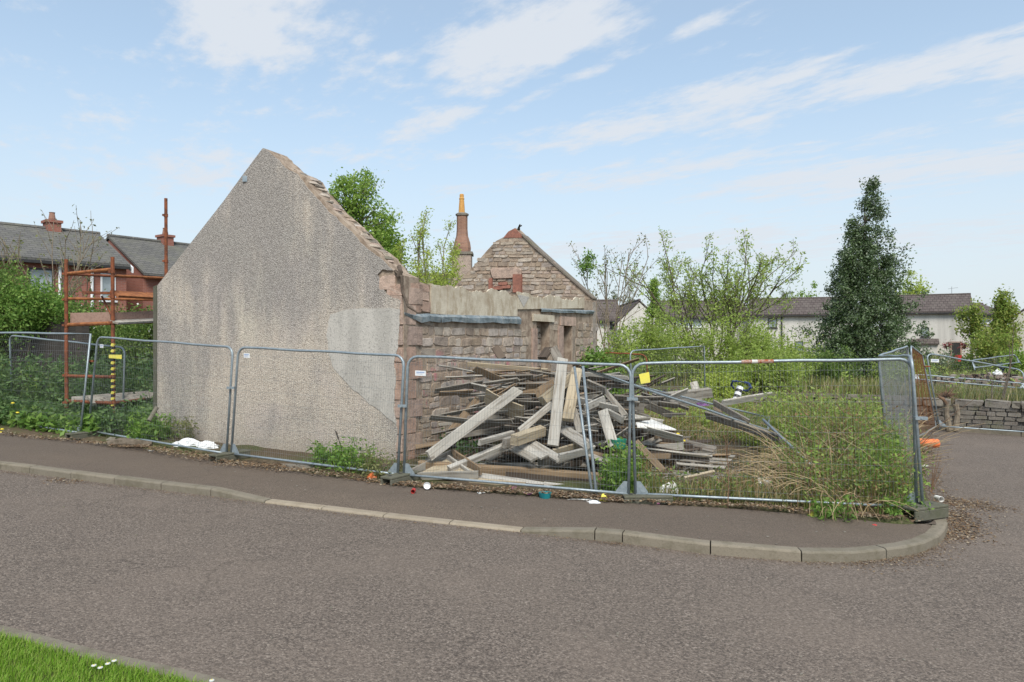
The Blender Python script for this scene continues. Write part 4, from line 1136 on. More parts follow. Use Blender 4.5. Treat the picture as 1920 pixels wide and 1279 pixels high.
# right edge: link block and gabled house with lean-to
house('link_house', 'recessed pale house behind the yellow green tree, lower roofline', 'house', (xR + 1.2, Y1 + 3, gz), 0, (1898 - 1824) * s1, 6, hz_(590, Y1 + 4) - gz, .95, 'white_roughcast', 'brown_tiles',
      wins=[((1850 - 1828) * s1, hz_(607, Y1 + 4) - gz, 1.3, .85, 'window_white')], pipes=[((1890 - 1828) * s1, 'black_pipe')])
Y5 = 55.0; s5 = Y5 / F
he = house('roughcast_house', 'pale roughcast house cut off by the right edge, with tiled lean-to', 'house', ((1893 - 960) * s5 + 6.1, Y5 - 4.4, gz), math.radians(54), 9, 7.5, hz_(600, Y5) - gz, 3.0, 'white_roughcast', 'brown_tiles')
lt = Buf(); xx = (1893 - 960) * s5
lt.prism([(xx + .1, Y5 - 1.6, hz_(644, Y5)), (xx + 4, Y5 - 1.6, hz_(644, Y5)), (xx + 4, Y5 - .002, hz_(631, Y5)), (xx + .1, Y5 - .002, hz_(631, Y5))], (0, 0, .1)); obj('lean_to_roof', lt, M['brown_tiles'], he)
ROOT[he.name] = Vector(he.location)

# distant trees beyond the roofs
def far_tree(name, label, px, top, w, Y, leaf, seed, n=70, nl=60, group=None, kind='ball'):
    x, y = at_px(px, Y); s = Y / F; zb = th(x, y) - .5; H = hz_(top, Y) - zb; R = w * s / 2
    env = env_ball(R, R, H * .46, .3, .4, H * .56) if kind == 'ball' else env_cone(H, R, H * .12)
    clump_plant(name, label, 'tree', (x, y, zb), env, n, nl, R * .16, R * .13, leaf, 'bark', seed, rad=.18, group=group)
far_tree('conifer', 'dark conifer far behind the roofs left of the evergreen', 1472, 527, 34, 110, 'leaf_holly', 41)
far_tree('deciduous_tree', 'rounded green tree beyond the roof just left of the evergreen', 1508, 540, 62, 105, 'leaf_tree', 42)
far_tree('deciduous_tree', 'pale yellow green tree rising behind the roof right of the evergreen', 1712, 528, 80, 95, 'leaf_lime', 43)
far_tree('conical_tree', 'bright green conical tree behind the white gable', 1226, 528, 66, 56, 'leaf_tree', 44, 80, 70, kind='cone')
for k, (px, top, w, Y, lf) in enumerate(((1108, 548, 60, 130, 'leaf_fartree'), (1150, 538, 46, 120, 'leaf_fartree'), (1180, 530, 28, 118, 'leaf_fartree'), (1290, 548, 70, 125, 'leaf_fartree'), (1345, 556, 60, 125, 'leaf_tree'), (1395, 550, 50, 130, 'leaf_fartree'))):
    far_tree('deciduous_tree', 'far dull green tree on the skyline behind the pale terrace', px, top, w, Y, lf, 50 + k, 40, 40, 'far trees on the skyline')

# ------------------------------------------------------------------ temporary mesh fencing
GF = 'temporary wire fence panels round the site'
def fence_panel(label, BL, BR, TL, TR, tagu=None, wires=78, mat='galvanised_steel', wmat='wire', round_l=True, round_r=True, r=.021, foot=.11, group=GF, bars=9):
    """corners are the ends of the two posts: feet on the ground, tops of the frame"""
    BL, BR, TL, TR = map(Vector, (BL, BR, TL, TR))
    root = thing('mesh_fence', label, 'fence', (BL + BR) / 2, group=group)
    def Q(u, v): return BL * (1 - u) * (1 - v) + BR * u * (1 - v) + TL * (1 - u) * v + TR * u * v
    W = (BR - BL).length; Hh = (TL - BL).length
    cu, cv = .16 / W, .16 / Hh; v0 = foot / Hh
    pts = [Q(0, 0)]
    if round_l: pts += [Q(0, 1 - cv)] + [Q(cu * (1 - math.cos(a)), 1 - cv * (1 - math.sin(a))) for a in (.4, .8, 1.2)] + [Q(cu, 1)]
    else: pts += [Q(0, 1)]
    for k in range(1, 8): pts.append(Q(cu + (1 - 2 * cu) * k / 8, 1) + Vector((0, 0, .006 * math.sin(k * 1.7))))
    if round_r: pts += [Q(1 - cu, 1)] + [Q(1 - cu * (1 - math.cos(a)), 1 - cv * (1 - math.sin(a))) for a in (1.2, .8, .4)] + [Q(1, 1 - cv)]
    else: pts += [Q(1, 1)]
    pts.append(Q(1, 0))
    b = Buf(); b.path(pts, r, 8); b.path([Q(0, v0) , Q(.25, v0), Q(.5, v0), Q(.75, v0), Q(1, v0)], r * .9, 8)
    obj('frame', b, M[mat], root, smooth=True)
    nrm = (BR - BL).cross(TL - BL).normalized()
    for u0, sg in ((0, 1), (1, -1)):
        g_ = .17 / W * sg; b = Buf(); b.prism([Q(u0 + .012 * sg / W, v0 + .01), Q(u0 + g_, v0 + .01), Q(u0 + g_, v0 + .018), Q(u0 + .02 * sg, v0 + .17 / Hh), Q(u0 + .012 * sg / W, v0 + .17 / Hh)], nrm * .006)
        obj('gusset', b, M[mat], root)
    segs = []; wr = .0014
    for k in range(1, wires):
        u = k / wires + RNG.normal() * .0006
        top = 1 if cu < u < 1 - cu else 1 - cv * (1 - math.sqrt(max(0, 1 - ((cu - min(u, 1 - u)) / cu) ** 2)))
        bulge = nrm * .012 * math.sin(k * .35)
        m_ = Q(u, .5) + bulge; segs.append((Q(u, v0), m_, wr, wr)); segs.append((m_, Q(u, top), wr, wr))
    for k in range(bars):
        v = v0 + (.985 - v0) * (k + .5) / bars; prev = Q(0, v)
        for j in range(1, 7):
            q = Q(j / 6, v) + nrm * (.010 * math.sin(j * 2.1 + k) if j < 6 else 0) + Vector((0, 0, .006 * math.sin(j * 1.3 + k * 2))) * (j < 6)
            segs.append((prev, q, wr * 1.2, wr * 1.2)); prev = q
    v, f = tubes_arrays([(tuple(a), tuple(c), x, y) for a, c, x, y in segs], 3)
    o = np_mesh('wire_mesh', v, f, M[wmat], root); o['kind'] = 'stuff'
    if tagu:
        u, vv, w, h = tagu; fr = -nrm if nrm.y > 0 else nrm
        c = Q(u, vv) + fr * .016; uu = (BR - BL).normalized(); up = Vector((0, 0, 1)); b = Buf(); b.prism([c, c + uu * w, c + uu * w - up * h, c - up * h], fr * .005); lab = obj('label_plate', b, M['white_plastic'], root)
        b = Buf(); p0 = c + fr * .007
        b.prism([p0 + uu * w * .12 - up * h * .2, p0 + uu * w * .88 - up * h * .2, p0 + uu * w * .88 - up * h * .42, p0 + uu * w * .12 - up * h * .42], fr * .001)
        b.prism([p0 + uu * w * .12 - up * h * .6, p0 + uu * w * .7 - up * h * .6, p0 + uu * w * .7 - up * h * .68, p0 + uu * w * .12 - up * h * .68], fr * .001)
        obj('print', b, M['blue_print'], lab)
    return root, Q
def up_from(foot, px, py):
    """top of a post standing at foot, leaning sideways so that it is seen at px, py"""
    return P(px, py, foot.y)
fA_l = G(165, 818); fA_r = G(424, 862)
fB_l = G(433, 863); fB_r = G(745, 903)
fC_l = G(757, 904); fC_r = G(1178, 941)
fD_l = G(1192, 941); fD_r = G(1719, 968)
f0_r = G(150, 821); f0_l = f0_r + (fA_l - fA_r).normalized() * 3.5; f0_l.z = g(f0_l.x)
t0r = up_from(f0_r, 170, 626); t0l = f0_l + Vector((.05, 0, 1.87))
t0l = P(0, 624, 14.6) + (P(0, 624, 14.6) - t0r).normalized() * 1.6
fence_panel('upright fence panel cut off by the left edge, before dark timber boards', f0_l, f0_r, t0l, t0r, round_r=False)
fence_panel('upright fence panel in front of the rusty scaffold and left part of the gable', fA_l, fA_r, up_from(fA_l, 183, 632), up_from(fA_r, 437, 651), tagu=(.035, .93, .12, .07))
fence_panel('upright fence panel in front of the right half of the roughcast gable', fB_l, fB_r, up_from(fB_l, 447, 651), up_from(fB_r, 758, 667), tagu=(.045, .95, .13, .075))
fence_panel('upright fence panel in front of the timber pile', fC_l, fC_r, up_from(fC_l, 765, 668), up_from(fC_r, 1183, 685), tagu=(.04, .89, .17, .075))
pD, QD = fence_panel('upright fence panel with rusty weld marks on its top rail, before the overgrown yard', fD_l, fD_r, up_from(fD_l, 1185, 682), up_from(fD_r, 1711, 673))
b = Buf()
for u0, u1 in ((.40, .437), (.458, .515)): b.path([QD(u0, 1) , QD(u1, 1)], .0255, 8)
obj('rust_patch', b, M['weld_rust'], pD)
b = Buf(); b.path([QD(.437, 1), QD(.458, 1)], .0258, 8); obj('paint_patch', b, M['paper_white'], pD)
# right flank: panel seen almost edge on, then the leaning ones by the side road
fE0 = G(1732, 972); tE0 = P(1709, 668, fE0.y); fE1 = Vector((6.80, 12.9, g(6.8))); tE1 = P(1647, 668, 12.9)
fence_panel('fence panel seen almost edge on at the corner of the side road', fE0, fE1, tE0, tE1)
fF0 = Vector((9.3, 16.6, g(9.3))); tF0 = P(1702, 649, 16.6)
fence_panel('fence panel running back along the side road behind the edge-on one', fE1 + Vector((.1, .1, 0)), fF0, tE1 + Vector((.05, .1, 0)), tF0)
fG0 = G(1757, 806, -.05); tG0 = P(1729, 665, fG0.y)
fence_panel('leaning fence panel with rust coloured mesh near the end of the stone wall', fF0 + Vector((.1, .05, 0)), fG0, tF0 + Vector((.1, .05, 0)), tG0, wmat='rusty_wire', wires=90, bars=30)
tG1 = P(1917, 694, fG0.y + .9); fG1 = Vector((fG0.x + 3.2, fG0.y - 1.1, g(14) - .1))
fence_panel('sagging fence panel leaning back over the low stone wall, with white label', fG0 + Vector((.05, -.05, 0)), P(1945, 818, fG0.y - .9), P(1737, 662, fG0.y + .1), tG1, tagu=(.035, .93, .2, .09), wires=60, bars=6)
# lying rail beyond the wall
fence_panel('fallen fence panel lying in the rough grass beyond the wall', P(1828, 694, 25), P(1915, 684, 28), P(1822, 676, 25.3), P(1903, 665, 28), wires=30, bars=4)
fence_panel('low bent fence panel lying behind the wall with a pale long rail', P(1712, 716, 22.5), P(1925, 735, 22.0), P(1716, 702, 22.6), P(1921, 719, 22.1), wires=30, bars=3)
# inner panels
fence_panel('thin fence panel standing at the back of the yard among shrubs', Vector((3.35, 19.6, 0)), Vector((5.75, 21.3, 0)), P(1181, 658, 19.6), P(1320, 649, 21.3), wires=50, bars=7, round_r=False)
fence_panel('dark fence panel half lost in shrubs by the end of the ruin', Vector((2.6, 19.9, 0)), Vector((3.75, 19.5, 0)), P(1130, 661, 19.9), P(1212, 665, 19.5), wires=30, bars=7, mat='rusty_steel')
fence_panel('slumped fence panel behind the scaffold', Vector((-12.3, 17.6, .3)), Vector((-8.45, 15.5, .22)), P(18, 629, 17.6), P(234, 652, 15.6), wires=60)
fence_panel('fallen fence panel lying across the timber pile', P(1160, 716, 12.8), P(1442, 782, 15.0), P(1090, 689, 10.75), P(1440, 807, 13.3), wires=60, bars=9, round_l=False)
b = Buf(); b.tube(G(1113, 936) + Vector((.0, .1, 0)), P(1077, 688, 10.9), .021, n=8)
tag(obj('brace_pole', b, M['galvanised_steel'], loc=G(1113, 936), smooth=True), 'left of two slanting steel brace poles in front of the timber pile', 'pole')
b = Buf(); b.tube(G(1117, 937) + Vector((.02, .05, 0)), P(1093, 687, 10.75), .021, n=8)
tag(obj('brace_pole', b, M['galvanised_steel'], loc=G(1117, 937), smooth=True), 'right of two slanting steel brace poles in front of the timber pile', 'pole')
b = Buf(); b.tube(P(1431, 787, 12.4), P(1522, 874, 10.9), .024, n=8)
tag(obj('steel_pole', b, M['galvanised_steel'], loc=P(1431, 787, 12.4), smooth=True), 'loose steel pole propped in the yard weeds', 'pole')
# couplers
def clip(p, label, mat='rusty_steel'):
    b = Buf(); p = Vector(p); b.obox(p + Vector((-.07, -.035, -.02)), (.14, -.03, 0), (0, .05, 0), (0, 0, .04)); b.tube(p + Vector((0, -.06, 0)), p + Vector((0, .05, 0)), .012)
    o = obj('fence_clip', b, M[mat], loc=p); tag(o, label, 'clip', 'clips joining the fence panels')
clip(P(171, 677, (f0_r.y + fA_l.y) / 2), 'rusty clip joining the two leftmost fence panels')
clip(P(434, 727, fB_l.y - .01), 'steel clip joining the two panels in front of the gable', 'galvanised_steel')
clip(P(755, 761, fC_l.y - .02), 'steel clip joining panels at the corner of the ruin', 'galvanised_steel')
clip(P(1185, 748, fD_l.y - .02), 'steel clip joining panels at the right end of the timber pile', 'galvanised_steel')
clip(P(1724, 784, fE0.y - .02), 'steel clip at the corner of the side road', 'galvanised_steel')
clip(P(1738, 687, fG0.y - .02), 'rusty clip joining the two leaning panels by the stone wall')
# foot blocks with their openings
def foot_block(p, yaw, label, L=.66, W=.22, H=.13):
    b = Buf(); t_ = .035
    b.box((-L / 2, -W / 2, H - t_), (L / 2, W / 2, H))
    b.box((-L / 2, -W / 2, 0), (L / 2, -W / 2 + t_, H - t_)); b.box((-L / 2, W / 2 - t_, 0), (L / 2, W / 2, H - t_))
    for x in (-.14, .08): b.box((x, -W / 2 + t_, 0), (x + .06, W / 2 - t_, H - t_))
    o = obj('foot_block', b, M['concrete_block'], local=True); o.location = p; o.rotation_euler = (0, 0, yaw)
    m_ = o.modifiers.new('soften', 'BEVEL'); m_.width = .008; m_.segments = 1
    for x in (-.22, 0.0, .17):  # flat black discs: the dark inside the post holes put into colour
      hb = Buf(); hb.lathe([(.034, H + .001), (.03, H + .003)], (x, .02, 0), 8)
      q = bpy.data.meshes.new('socket'); q.from_pydata(hb.v, [], hb.f); q.materials.append(M['black_paint']); s = bpy.data.objects.new('socket', q); COL.objects.link(s); s.parent = o
    tag(o, label, 'block', 'concrete foot blocks under the fence posts'); return o
foot_block(G(160, 822) + Vector((0, .0, .005)), 1.05, 'mossy concrete foot block below the leftmost fence joint')
foot_block(G(428, 863) + Vector((.02, .02, .005)), 1.0, 'mossy concrete foot block in front of the gable')
foot_block(G(752, 905) + Vector((.0, .0, .005)), 1.0, 'concrete foot block at the left end of the timber pile')
foot_block(G(1212, 944) + Vector((.02, .05, .0)), .02, 'sunken mossy concrete foot block at the right end of the timber pile', H=.11)
foot_block(G(1728, 972) + Vector((.02, .0, .01)), .42, 'large mossy concrete foot block on the corner above the curved kerb', L=.62, W=.26, H=.165)
# small sign on the mesh
b = Buf(); q = [QD(.022, .905), QD(.062, .915), QD(.070, .845), QD(.030, .832)]; q = [P(*xy, fD_l.y - .05) for xy in ((1198, 702), (1217, 697.5), (1219.5, 717), (1202, 720))]
b.prism(q, (0, .006, 0)); sg = obj('yellow_sign', b, M['yellow_plastic'], loc=q[0]); tag(sg, 'blank yellow square tied to the wire fence at the yard', 'sign')

# ------------------------------------------------------------------ rusty scaffold at the left end of the ruin
sf = thing('scaffold', 'rusty tube scaffold with timber boards beside the gable', 'scaffold', G(212, 814))
SA, SB = 15.6, 14.9; SCY = 16.6
def tubeobj(name, a, c, r, mat, parent=sf, n=8):
    b = Buf(); b.tube(a, c, r, n=n); return obj(name, b, M[mat], parent, smooth=False)
def post(px0, py0, px1, py1, Y0, name='standard', rings=()):
    a, c = P(px0, py0, Y0), P(px1, py1, Y0); b = Buf(); b.tube(a, c, .038, n=8)
    for r_ in rings: p = P(px0 + (px1 - px0) * (py0 - r_) / (py0 - py1), r_, Y0); b.tube(p - Vector((0, 0, .035)), p + Vector((0, 0, .035)), .049, n=8); b.obox(p + Vector((-.06, -.06, -.02)), (.05, 0, 0), (0, .05, 0), (0, 0, .045))
    return obj(name, b, M['rusty_steel'], sf)
post(125, 806, 124, 486, SA, rings=(514, 562, 610, 704, 755))
post(213, 818, 211, 482, SB, rings=(510, 556, 605, 706, 755))
post(312, 640, 311, 372, SCY, rings=(404, 490))
tubeobj('transom', P(128, 513, SA), P(210, 505, SB), .036, 'orange_rust'); tubeobj('transom', P(128, 609, SA), P(212, 606, SB), .04, 'orange_rust')
tubeobj('transom', P(128, 705, SA), P(212, 707, SB), .034, 'rusty_steel'); tubeobj('transom', P(127, 752, SA), P(213, 756, SB), .036, 'rusty_steel')
tubeobj('ledger', P(128, 514, SA), P(312, 522, SCY + .4), .03, 'rusty_steel'); tubeobj('ledger', P(212, 517, SB), P(315, 522, SCY), .03, 'orange_rust')
tubeobj('ledger', P(128, 560, SA), P(312, 562, SCY), .03, 'orange_rust'); tubeobj('ledger', P(212, 606, SB), P(312, 603, SCY), .032, 'orange_rust')
tubeobj('ledger', P(213, 756, SB), P(315, 742, SCY), .032, 'rusty_steel')
def plankobj(name, a, c, w, t_, mat, parent, side):
    a, c = Vector(a), Vector(c); d = (c - a).normalized(); s = (Vector(side) - d * Vector(side).dot(d)).normalized(); n = d.cross(s); b = Buf(); b.obox(a - s * w / 2 - n * t_ / 2, c - a, s * w, n * t_)
    return obj(name, b, M[mat], parent)
plankobj('scaffold_board', P(165, 549, SA - .2), P(212, 550, SB), .24, .05, 'rusty_steel', sf, (.3, 1, 0)); plankobj('scaffold_board', P(214, 551, SB), P(315, 557, SCY - .2), .24, .05, 'orange_rust', sf, (.3, 1, 0))
tubeobj('bracket', P(191, 556, SA - .2), P(209, 591, SB), .022, 'rusty_steel')
plankobj('toe_board', P(133, 597, SA + .1), P(208, 596, SB + .12), .24, .035, 'wood_toe', sf, (0, 0, 1)); plankobj('toe_board', P(213, 596, SB + .1), P(315, 590, SCY), .21, .035, 'wood_toe', sf, (0, 0, 1))
plankobj('scaffold_board', P(214, 604.5, SB - .05), P(318, 599, SCY - .1), .2, .04, 'wood_pale', sf, (.5, 1, 0))
plankobj('scaffold_board', P(134, 749, SA), P(318, 734, SCY), .34, .045, 'wood_grey', sf, (.6, 1, .15)); plankobj('scaffold_board', P(168, 751, SA - .45), P(318, 737, SCY - .3), .3, .045, 'wood_grey', sf, (.6, 1, .2))
b = Buf(); b2 = Buf(); yy = 644
k = 0
while yy < 778:
    a, c = P(212, yy, SB), P(212.3, yy + 5.2, SB)
    tilt = Vector((0, 0, .03))
    (b if k % 2 == 0 else b2).tube(a + Vector((.012, 0, 0)), c - Vector((.012, 0, 0)), .0425, n=8); yy += 5.6; k += 1
o = obj('hazard_tape', b, M['yellow_plastic'], sf); o['label'] = 'worn yellow and black hazard wrapping'; obj('hazard_tape', b2, M['black_paint'], sf)
b = Buf(); b.prism([P(204, 665, SB - .06), P(228, 665.5, SB - .06), P(228, 673, SB - .06), P(204, 671.5, SB - .06)], (0, .006, 0)); tag(obj('yellow_notice', b, M['yellow_plastic'], loc=P(204, 665, SB - .06)), 'small pale yellow notice fixed to the striped scaffold post', 'sign')
b = Buf(); b.tube(P(279, 789, 13.6), P(294, 764, 13.8), .04, n=8); tag(obj('broken_pipe', b, M['cope_stone'], loc=P(279, 789, 13.6)), 'pale pipe stub leaning on the left corner of the gable', 'pipe')
# old dark boundary boards behind the left fence
fb = thing('board_fence', 'old dark timber board fence at the far left behind weeds', 'fence', (-10, 18.6, .3))
for k in range(30):
    x = -17.0 + k * .2; y = 19.2 - (x + 17) * .10 + random.uniform(-.02, .02); h = 2.45 + random.uniform(-.12, .06) - (.35 if x > -9.6 else 0)
    b = Buf(); b.box((x, y, -.2), (x + .185, y + .025, h + .25)); obj('board', b, M['old_fence'], fb)
b = Buf(); b.box((-17, 19.3, 1.2), (-11.1, 19.4, 1.32)); obj('rail', b, M['old_fence'], fb)

# ------------------------------------------------------------------ timber: one builder for every board
def plank(a, c, w, t_, mat, side=(0, 0, 1), seed=None, bow=.01, name='plank'):
    """board from a to c, width w along 'side', thickness t_; local x runs along the grain"""
    r = random.Random(seed if seed is not None else random.random())
    a, c = Vector(a), Vector(c); d = c - a; L = d.length; d.normalize()
    s = Vector(side); s = s - d * s.dot(d)
    if s.length < 1e-3: s = Vector((1, 0, 0)) - d * d.x
    s.normalize(); n = d.cross(s)
    S = 5; e = min(.006, t_ * .25); hw, ht = w / 2, t_ / 2; vs = []; fs = []
    bw = r.uniform(-bow, bow); tw = r.uniform(-.05, .05); sk = [r.uniform(-.25, .25) * w, r.uniform(-.25, .25) * w]; bk_ = [r.choice((0, 0, .03, .08, .14)) * min(1, L), r.choice((0, 0, .03, .08, .14)) * min(1, L)]
    for i in range(S):
        f = i / (S - 1); x0 = L * (f - .5); z = bw * (1 - (2 * f - 1) ** 2) * L
        for (y, q) in ((-hw + e, -ht), (hw - e, -ht), (hw, -ht + e), (hw, ht - e), (hw - e, ht), (-hw + e, ht), (-hw, ht - e), (-hw, -ht + e)):
            wv = 1 + .02 * math.sin(i * 2.3 + y * 40)
            x = x0 + (sk[0] * y / w if i == 0 else sk[1] * y / w if i == S - 1 else 0)
            if i in (0, S - 1): x += (1 if i == 0 else -1) * bk_[i > 0] * r.random()
            vs.append((x, y * wv + q * tw * (f - .5), q + z + y * tw * (f - .5)))
    for i in range(S - 1):
        for k in range(8): fs.append((i * 8 + k, i * 8 + (k + 1) % 8, (i + 1) * 8 + (k + 1) % 8, (i + 1) * 8 + k))
    fs.append(tuple(range(7, -1, -1))); fs.append(tuple((S - 1) * 8 + k for k in range(8)))
    me = bpy.data.meshes.new(name); me.from_pydata(vs, [], fs); me.update(); me.materials.append(M[mat])
    o = bpy.data.objects.new(name, me); COL.objects.link(o)
    R = Matrix((d, s, n)).transposed(); o.matrix_world = Matrix.Translation((a + c) / 2) @ R.to_4x4()
    return o
GP = 'boards heaped in the timber pile'
# the mound: boards lying roughly level, heaped in layers against the wall
PC = Vector((.75, 13.25, 0))
def mound(x, y):
    """height of the heap"""
    dx, dy = (x - PC.x), (y - PC.y)
    q = math.hypot(dx / 2.55, dy / (1.9 if dy < 0 else 3.0))
    return max(0, 1.75 * (1 - q ** 1.25))
rp = random.Random(12)
cnt = 0; tries = 0
TONES = [('wood_pale', 'pale bleached board'), ('wood_grey', 'weathered grey board'), ('wood_grey', 'weathered grey board'), ('wood_grey', 'weathered grey board'), ('wood_brown', 'brown rotting board'), ('wood_dark', 'dark shade-coloured board'), ('wood_dark', 'dark shade-coloured board')]
while cnt < 190 and tries < 5000:
    tries += 1
    x = rp.uniform(-1.7, 3.6); y = rp.uniform(11.4, 16.0); m_ = mound(x, y)
    wallx = -1.92 + (y - 12.3) * .5146
    if m_ < .12 or x < wallx + .35: continue
    lv = rp.random() ** .7; z = .08 + lv * (m_ - .05)
    L = rp.uniform(.8, 2.4) * (1 if lv < .8 else .75); ang = rp.gauss(0, .45) if rp.random() < .7 else rp.uniform(0, 3.14)
    d = Vector((math.cos(ang), math.sin(ang), 0)) * L / 2
    e0, e1 = Vector((x, y, 0)) - d, Vector((x, y, 0)) + d
    if e0.x < -1.92 + (e0.y - 12.3) * .5146 + .12 or e1.x < -1.92 + (e1.y - 12.3) * .5146 + .12: continue
    if min(e0.y, e1.y) < 11.2: continue
    def lim(e): return max(.1, min(z + .45, mound(e.x, e.y) + .22))
    e0.z = min(z + rp.gauss(0, .10) , lim(e0)); e1.z = min(z + rp.gauss(0, .10), lim(e1))
    w, t_ = rp.choice(((.13, .022), (.15, .022), (.09, .03), (.19, .02), (.06, .03), (.10, .02)))
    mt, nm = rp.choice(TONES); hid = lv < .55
    if hid and rp.random() < .5: mt, nm = 'wood_dark', 'dark shade-coloured board'  # half the inner boards darkened: shade of the gaps put into their colour
    sd_ = Vector((-d.y, d.x, rp.uniform(-.8, .8) * d.length)) if rp.random() < .7 else Vector((0, 0, 1))
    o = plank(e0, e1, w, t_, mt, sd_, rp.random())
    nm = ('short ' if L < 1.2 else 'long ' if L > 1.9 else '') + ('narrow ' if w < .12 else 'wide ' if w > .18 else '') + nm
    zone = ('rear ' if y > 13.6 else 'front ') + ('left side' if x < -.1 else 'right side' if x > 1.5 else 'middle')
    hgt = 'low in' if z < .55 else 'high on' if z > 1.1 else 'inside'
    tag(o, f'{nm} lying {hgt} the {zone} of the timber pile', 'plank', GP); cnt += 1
# the boards one can single out: ends given where the photograph shows them
def hp(x0, y0, Y0, x1, y1, Y1, w, t_, mat, label, side=(1, 0, .3), name='plank', bow=.004): return tag(plank(P(x0, y0, Y0), P(x1, y1, Y1), w, t_, mat, side, hash((x0, y0)) % 1000, bow, name), label, 'plank' if name == 'plank' else name.replace('_', ' '), GP if name == 'plank' else None)
UPV = (-.4, -.35, 1)
hp(803, 856, 11.05, 976, 727, 12.0, .175, .045, 'wood_pale', 'long white plank sloping up from the left foot of the pile', (-.5, -.25, .9))
hp(1037, 836, 11.1, 1055, 673, 12.1, .18, .05, 'wood_pale', 'white plank standing nearly upright in the middle of the pile', (1, 0, 0))
hp(1064, 788, 11.6, 1082, 692, 12.6, .19, .07, 'wood_straw', 'straw coloured beam leaning just right of the upright white plank', (1, 0, 0))
hp(842, 880, 10.85, 952, 834, 11.5, .10, .09, 'wood_pale', 'square pale post lying low at the left front of the pile', (0, -.3, 1))
hp(970, 812, 11.3, 1036, 757, 11.9, .11, .05, 'wood_pale', 'narrow pale board leaning left against the upright white plank', (-.6, -.2, .8))
hp(964, 826, 10.95, 1022, 806, 11.7, .16, .15, 'wood_straw', 'thick sawn beam end facing out at the centre of the pile', (0, -.2, 1))
hp(899, 830, 11.05, 962, 812, 11.7, .09, .06, 'wood_pale', 'short pale batten left of the thick beam end', (0, -.3, 1))
hp(945, 832, 11.2, 1010, 810, 11.8, .15, .10, 'wood_grey', 'short grey beam wedged under the thick beam end', (0, -.2, 1))
hp(954, 836, 11.35, 1002, 862, 10.85, .14, .04, 'wood_grey', 'left board of the row of three sloping out at the foot of the pile', (.9, .2, .2))
hp(975, 833, 11.35, 1022, 858, 10.85, .15, .04, 'wood_pale', 'middle board of the row of three sloping out at the foot of the pile', (.9, .2, .2))
hp(994, 829, 11.4, 1050, 862, 10.8, .15, .045, 'wood_pale', 'right board of the row of three sloping out at the foot of the pile', (.9, .2, .2))
hp(1048, 858, 10.8, 1118, 841, 11.3, .12, .05, 'wood_pale', 'pale batten crossing the foot of the pile towards the brace pole', (0, -.4, 1))
hp(1036, 848, 11.1, 1085, 835, 11.5, .10, .04, 'wood_straw', 'straw coloured batten behind the crossing pale batten', (0, -.4, 1))
hp(1052, 803, 11.9, 1103, 836, 11.1, .17, .10, 'wood_pale', 'thick pale joist sloping out right of the upright plank', (.7, .2, .6))
hp(1130, 770, 11.8, 1152, 842, 11.2, .17, .04, 'wood_pale', 'white board propped upright at the right of the pile', (1, 0, .2))
hp(1075, 768, 12.1, 1088, 812, 11.6, .12, .035, 'wood_grey', 'narrow grey board standing left of the brace pole', (1, 0, 0))
hp(877, 683, 14.0, 1026, 696, 13.4, .10, .03, 'wood_straw', 'long thin straw coloured batten along the top of the pile', (0, -.3, 1))
hp(921, 708, 13.2, 1000, 706, 12.8, .12, .03, 'wood_grey', 'flat grey board near the top left of the pile', (.2, -.9, .5))
hp(905, 720, 12.9, 972, 711, 12.6, .10, .03, 'wood_grey', 'grey board poking out left near the top of the pile', (.2, -.9, .5))
hp(887, 724, 12.9, 914, 730, 12.7, .16, .03, 'wood_pale', 'short cream offcut sticking out at the upper left of the pile', (.1, -.8, .6))
hp(908, 742, 12.3, 985, 778, 11.95, .36, .02, 'wood_straw', 'wide buckled plywood sheet in the middle left of the pile', (-.1, -.6, .9), bow=.05)
hp(1008, 737, 12.2, 1036, 720, 12.7, .16, .09, 'wood_brown', 'short brown joist end pointing out below the top of the pile', (-.5, -.2, .8))
hp(1017, 752, 12.0, 1083, 698, 12.9, .16, .12, 'wood_straw', 'yellowish beam slanting behind the upright white plank', (-.6, -.2, .8))
hp(928, 651, 14.4, 942, 673, 14.1, .16, .04, 'wood_dark', 'black charred board sticking up from the top left of the pile', (1, 0, .3))
hp(1017, 672, 13.6, 1030, 652, 13.9, .2, .06, 'wood_dark', 'dark stub of timber on top of the pile before the blocked window', (1, 0, .4))
hp(1037, 652, 13.8, 1049, 678, 13.5, .17, .05, 'wood_grey', 'grey board end standing on top of the pile beside the door opening', (1, 0, .3))
hp(1085, 700, 12.9, 1180, 709, 12.3, .07, .03, 'wood_pale', 'thin white batten running right from the top of the pile', (0, -.3, 1))
hp(1128, 726, 12.6, 1176, 783, 12.0, .10, .04, 'wood_grey', 'grey batten slanting down at the right of the pile', (.8, 0, .5))
hp(1100, 717, 12.5, 1137, 733, 12.2, .13, .05, 'wood_grey', 'grey board lying on the upper right of the pile', (.1, -.6, .8))
hp(1068, 746, 12.3, 1160, 767, 11.9, .11, .035, 'wood_pale', 'pale board crossing behind the brace pole', (.1, -.5, .9))
hp(1094, 766, 11.7, 1134, 748, 12.2, .13, .04, 'wood_pale', 'pale board rising right behind the brace pole', (-.2, -.4, .9))
hp(1138, 772, 11.9, 1168, 788, 11.6, .12, .05, 'wood_pale', 'short white board end beside the weeds at the right of the pile', (.2, -.4, .9))
hp(842, 812, 12.2, 896, 748, 12.7, .12, .04, 'wood_brown', 'brown board leaning against the wall behind the long white plank', (-.6, -.2, .7))
hp(748 + 30, 838, 11.9, 850, 826, 12.2, .2, .03, 'wood_brown', 'brown board lying flat by the corner of the ruin', (0, 1, .1))
hp(838, 784, 12.5, 890, 792, 12.3, .11, .03, 'wood_brown', 'brown batten lying along the foot of the stone wall', (0, -.5, .9))
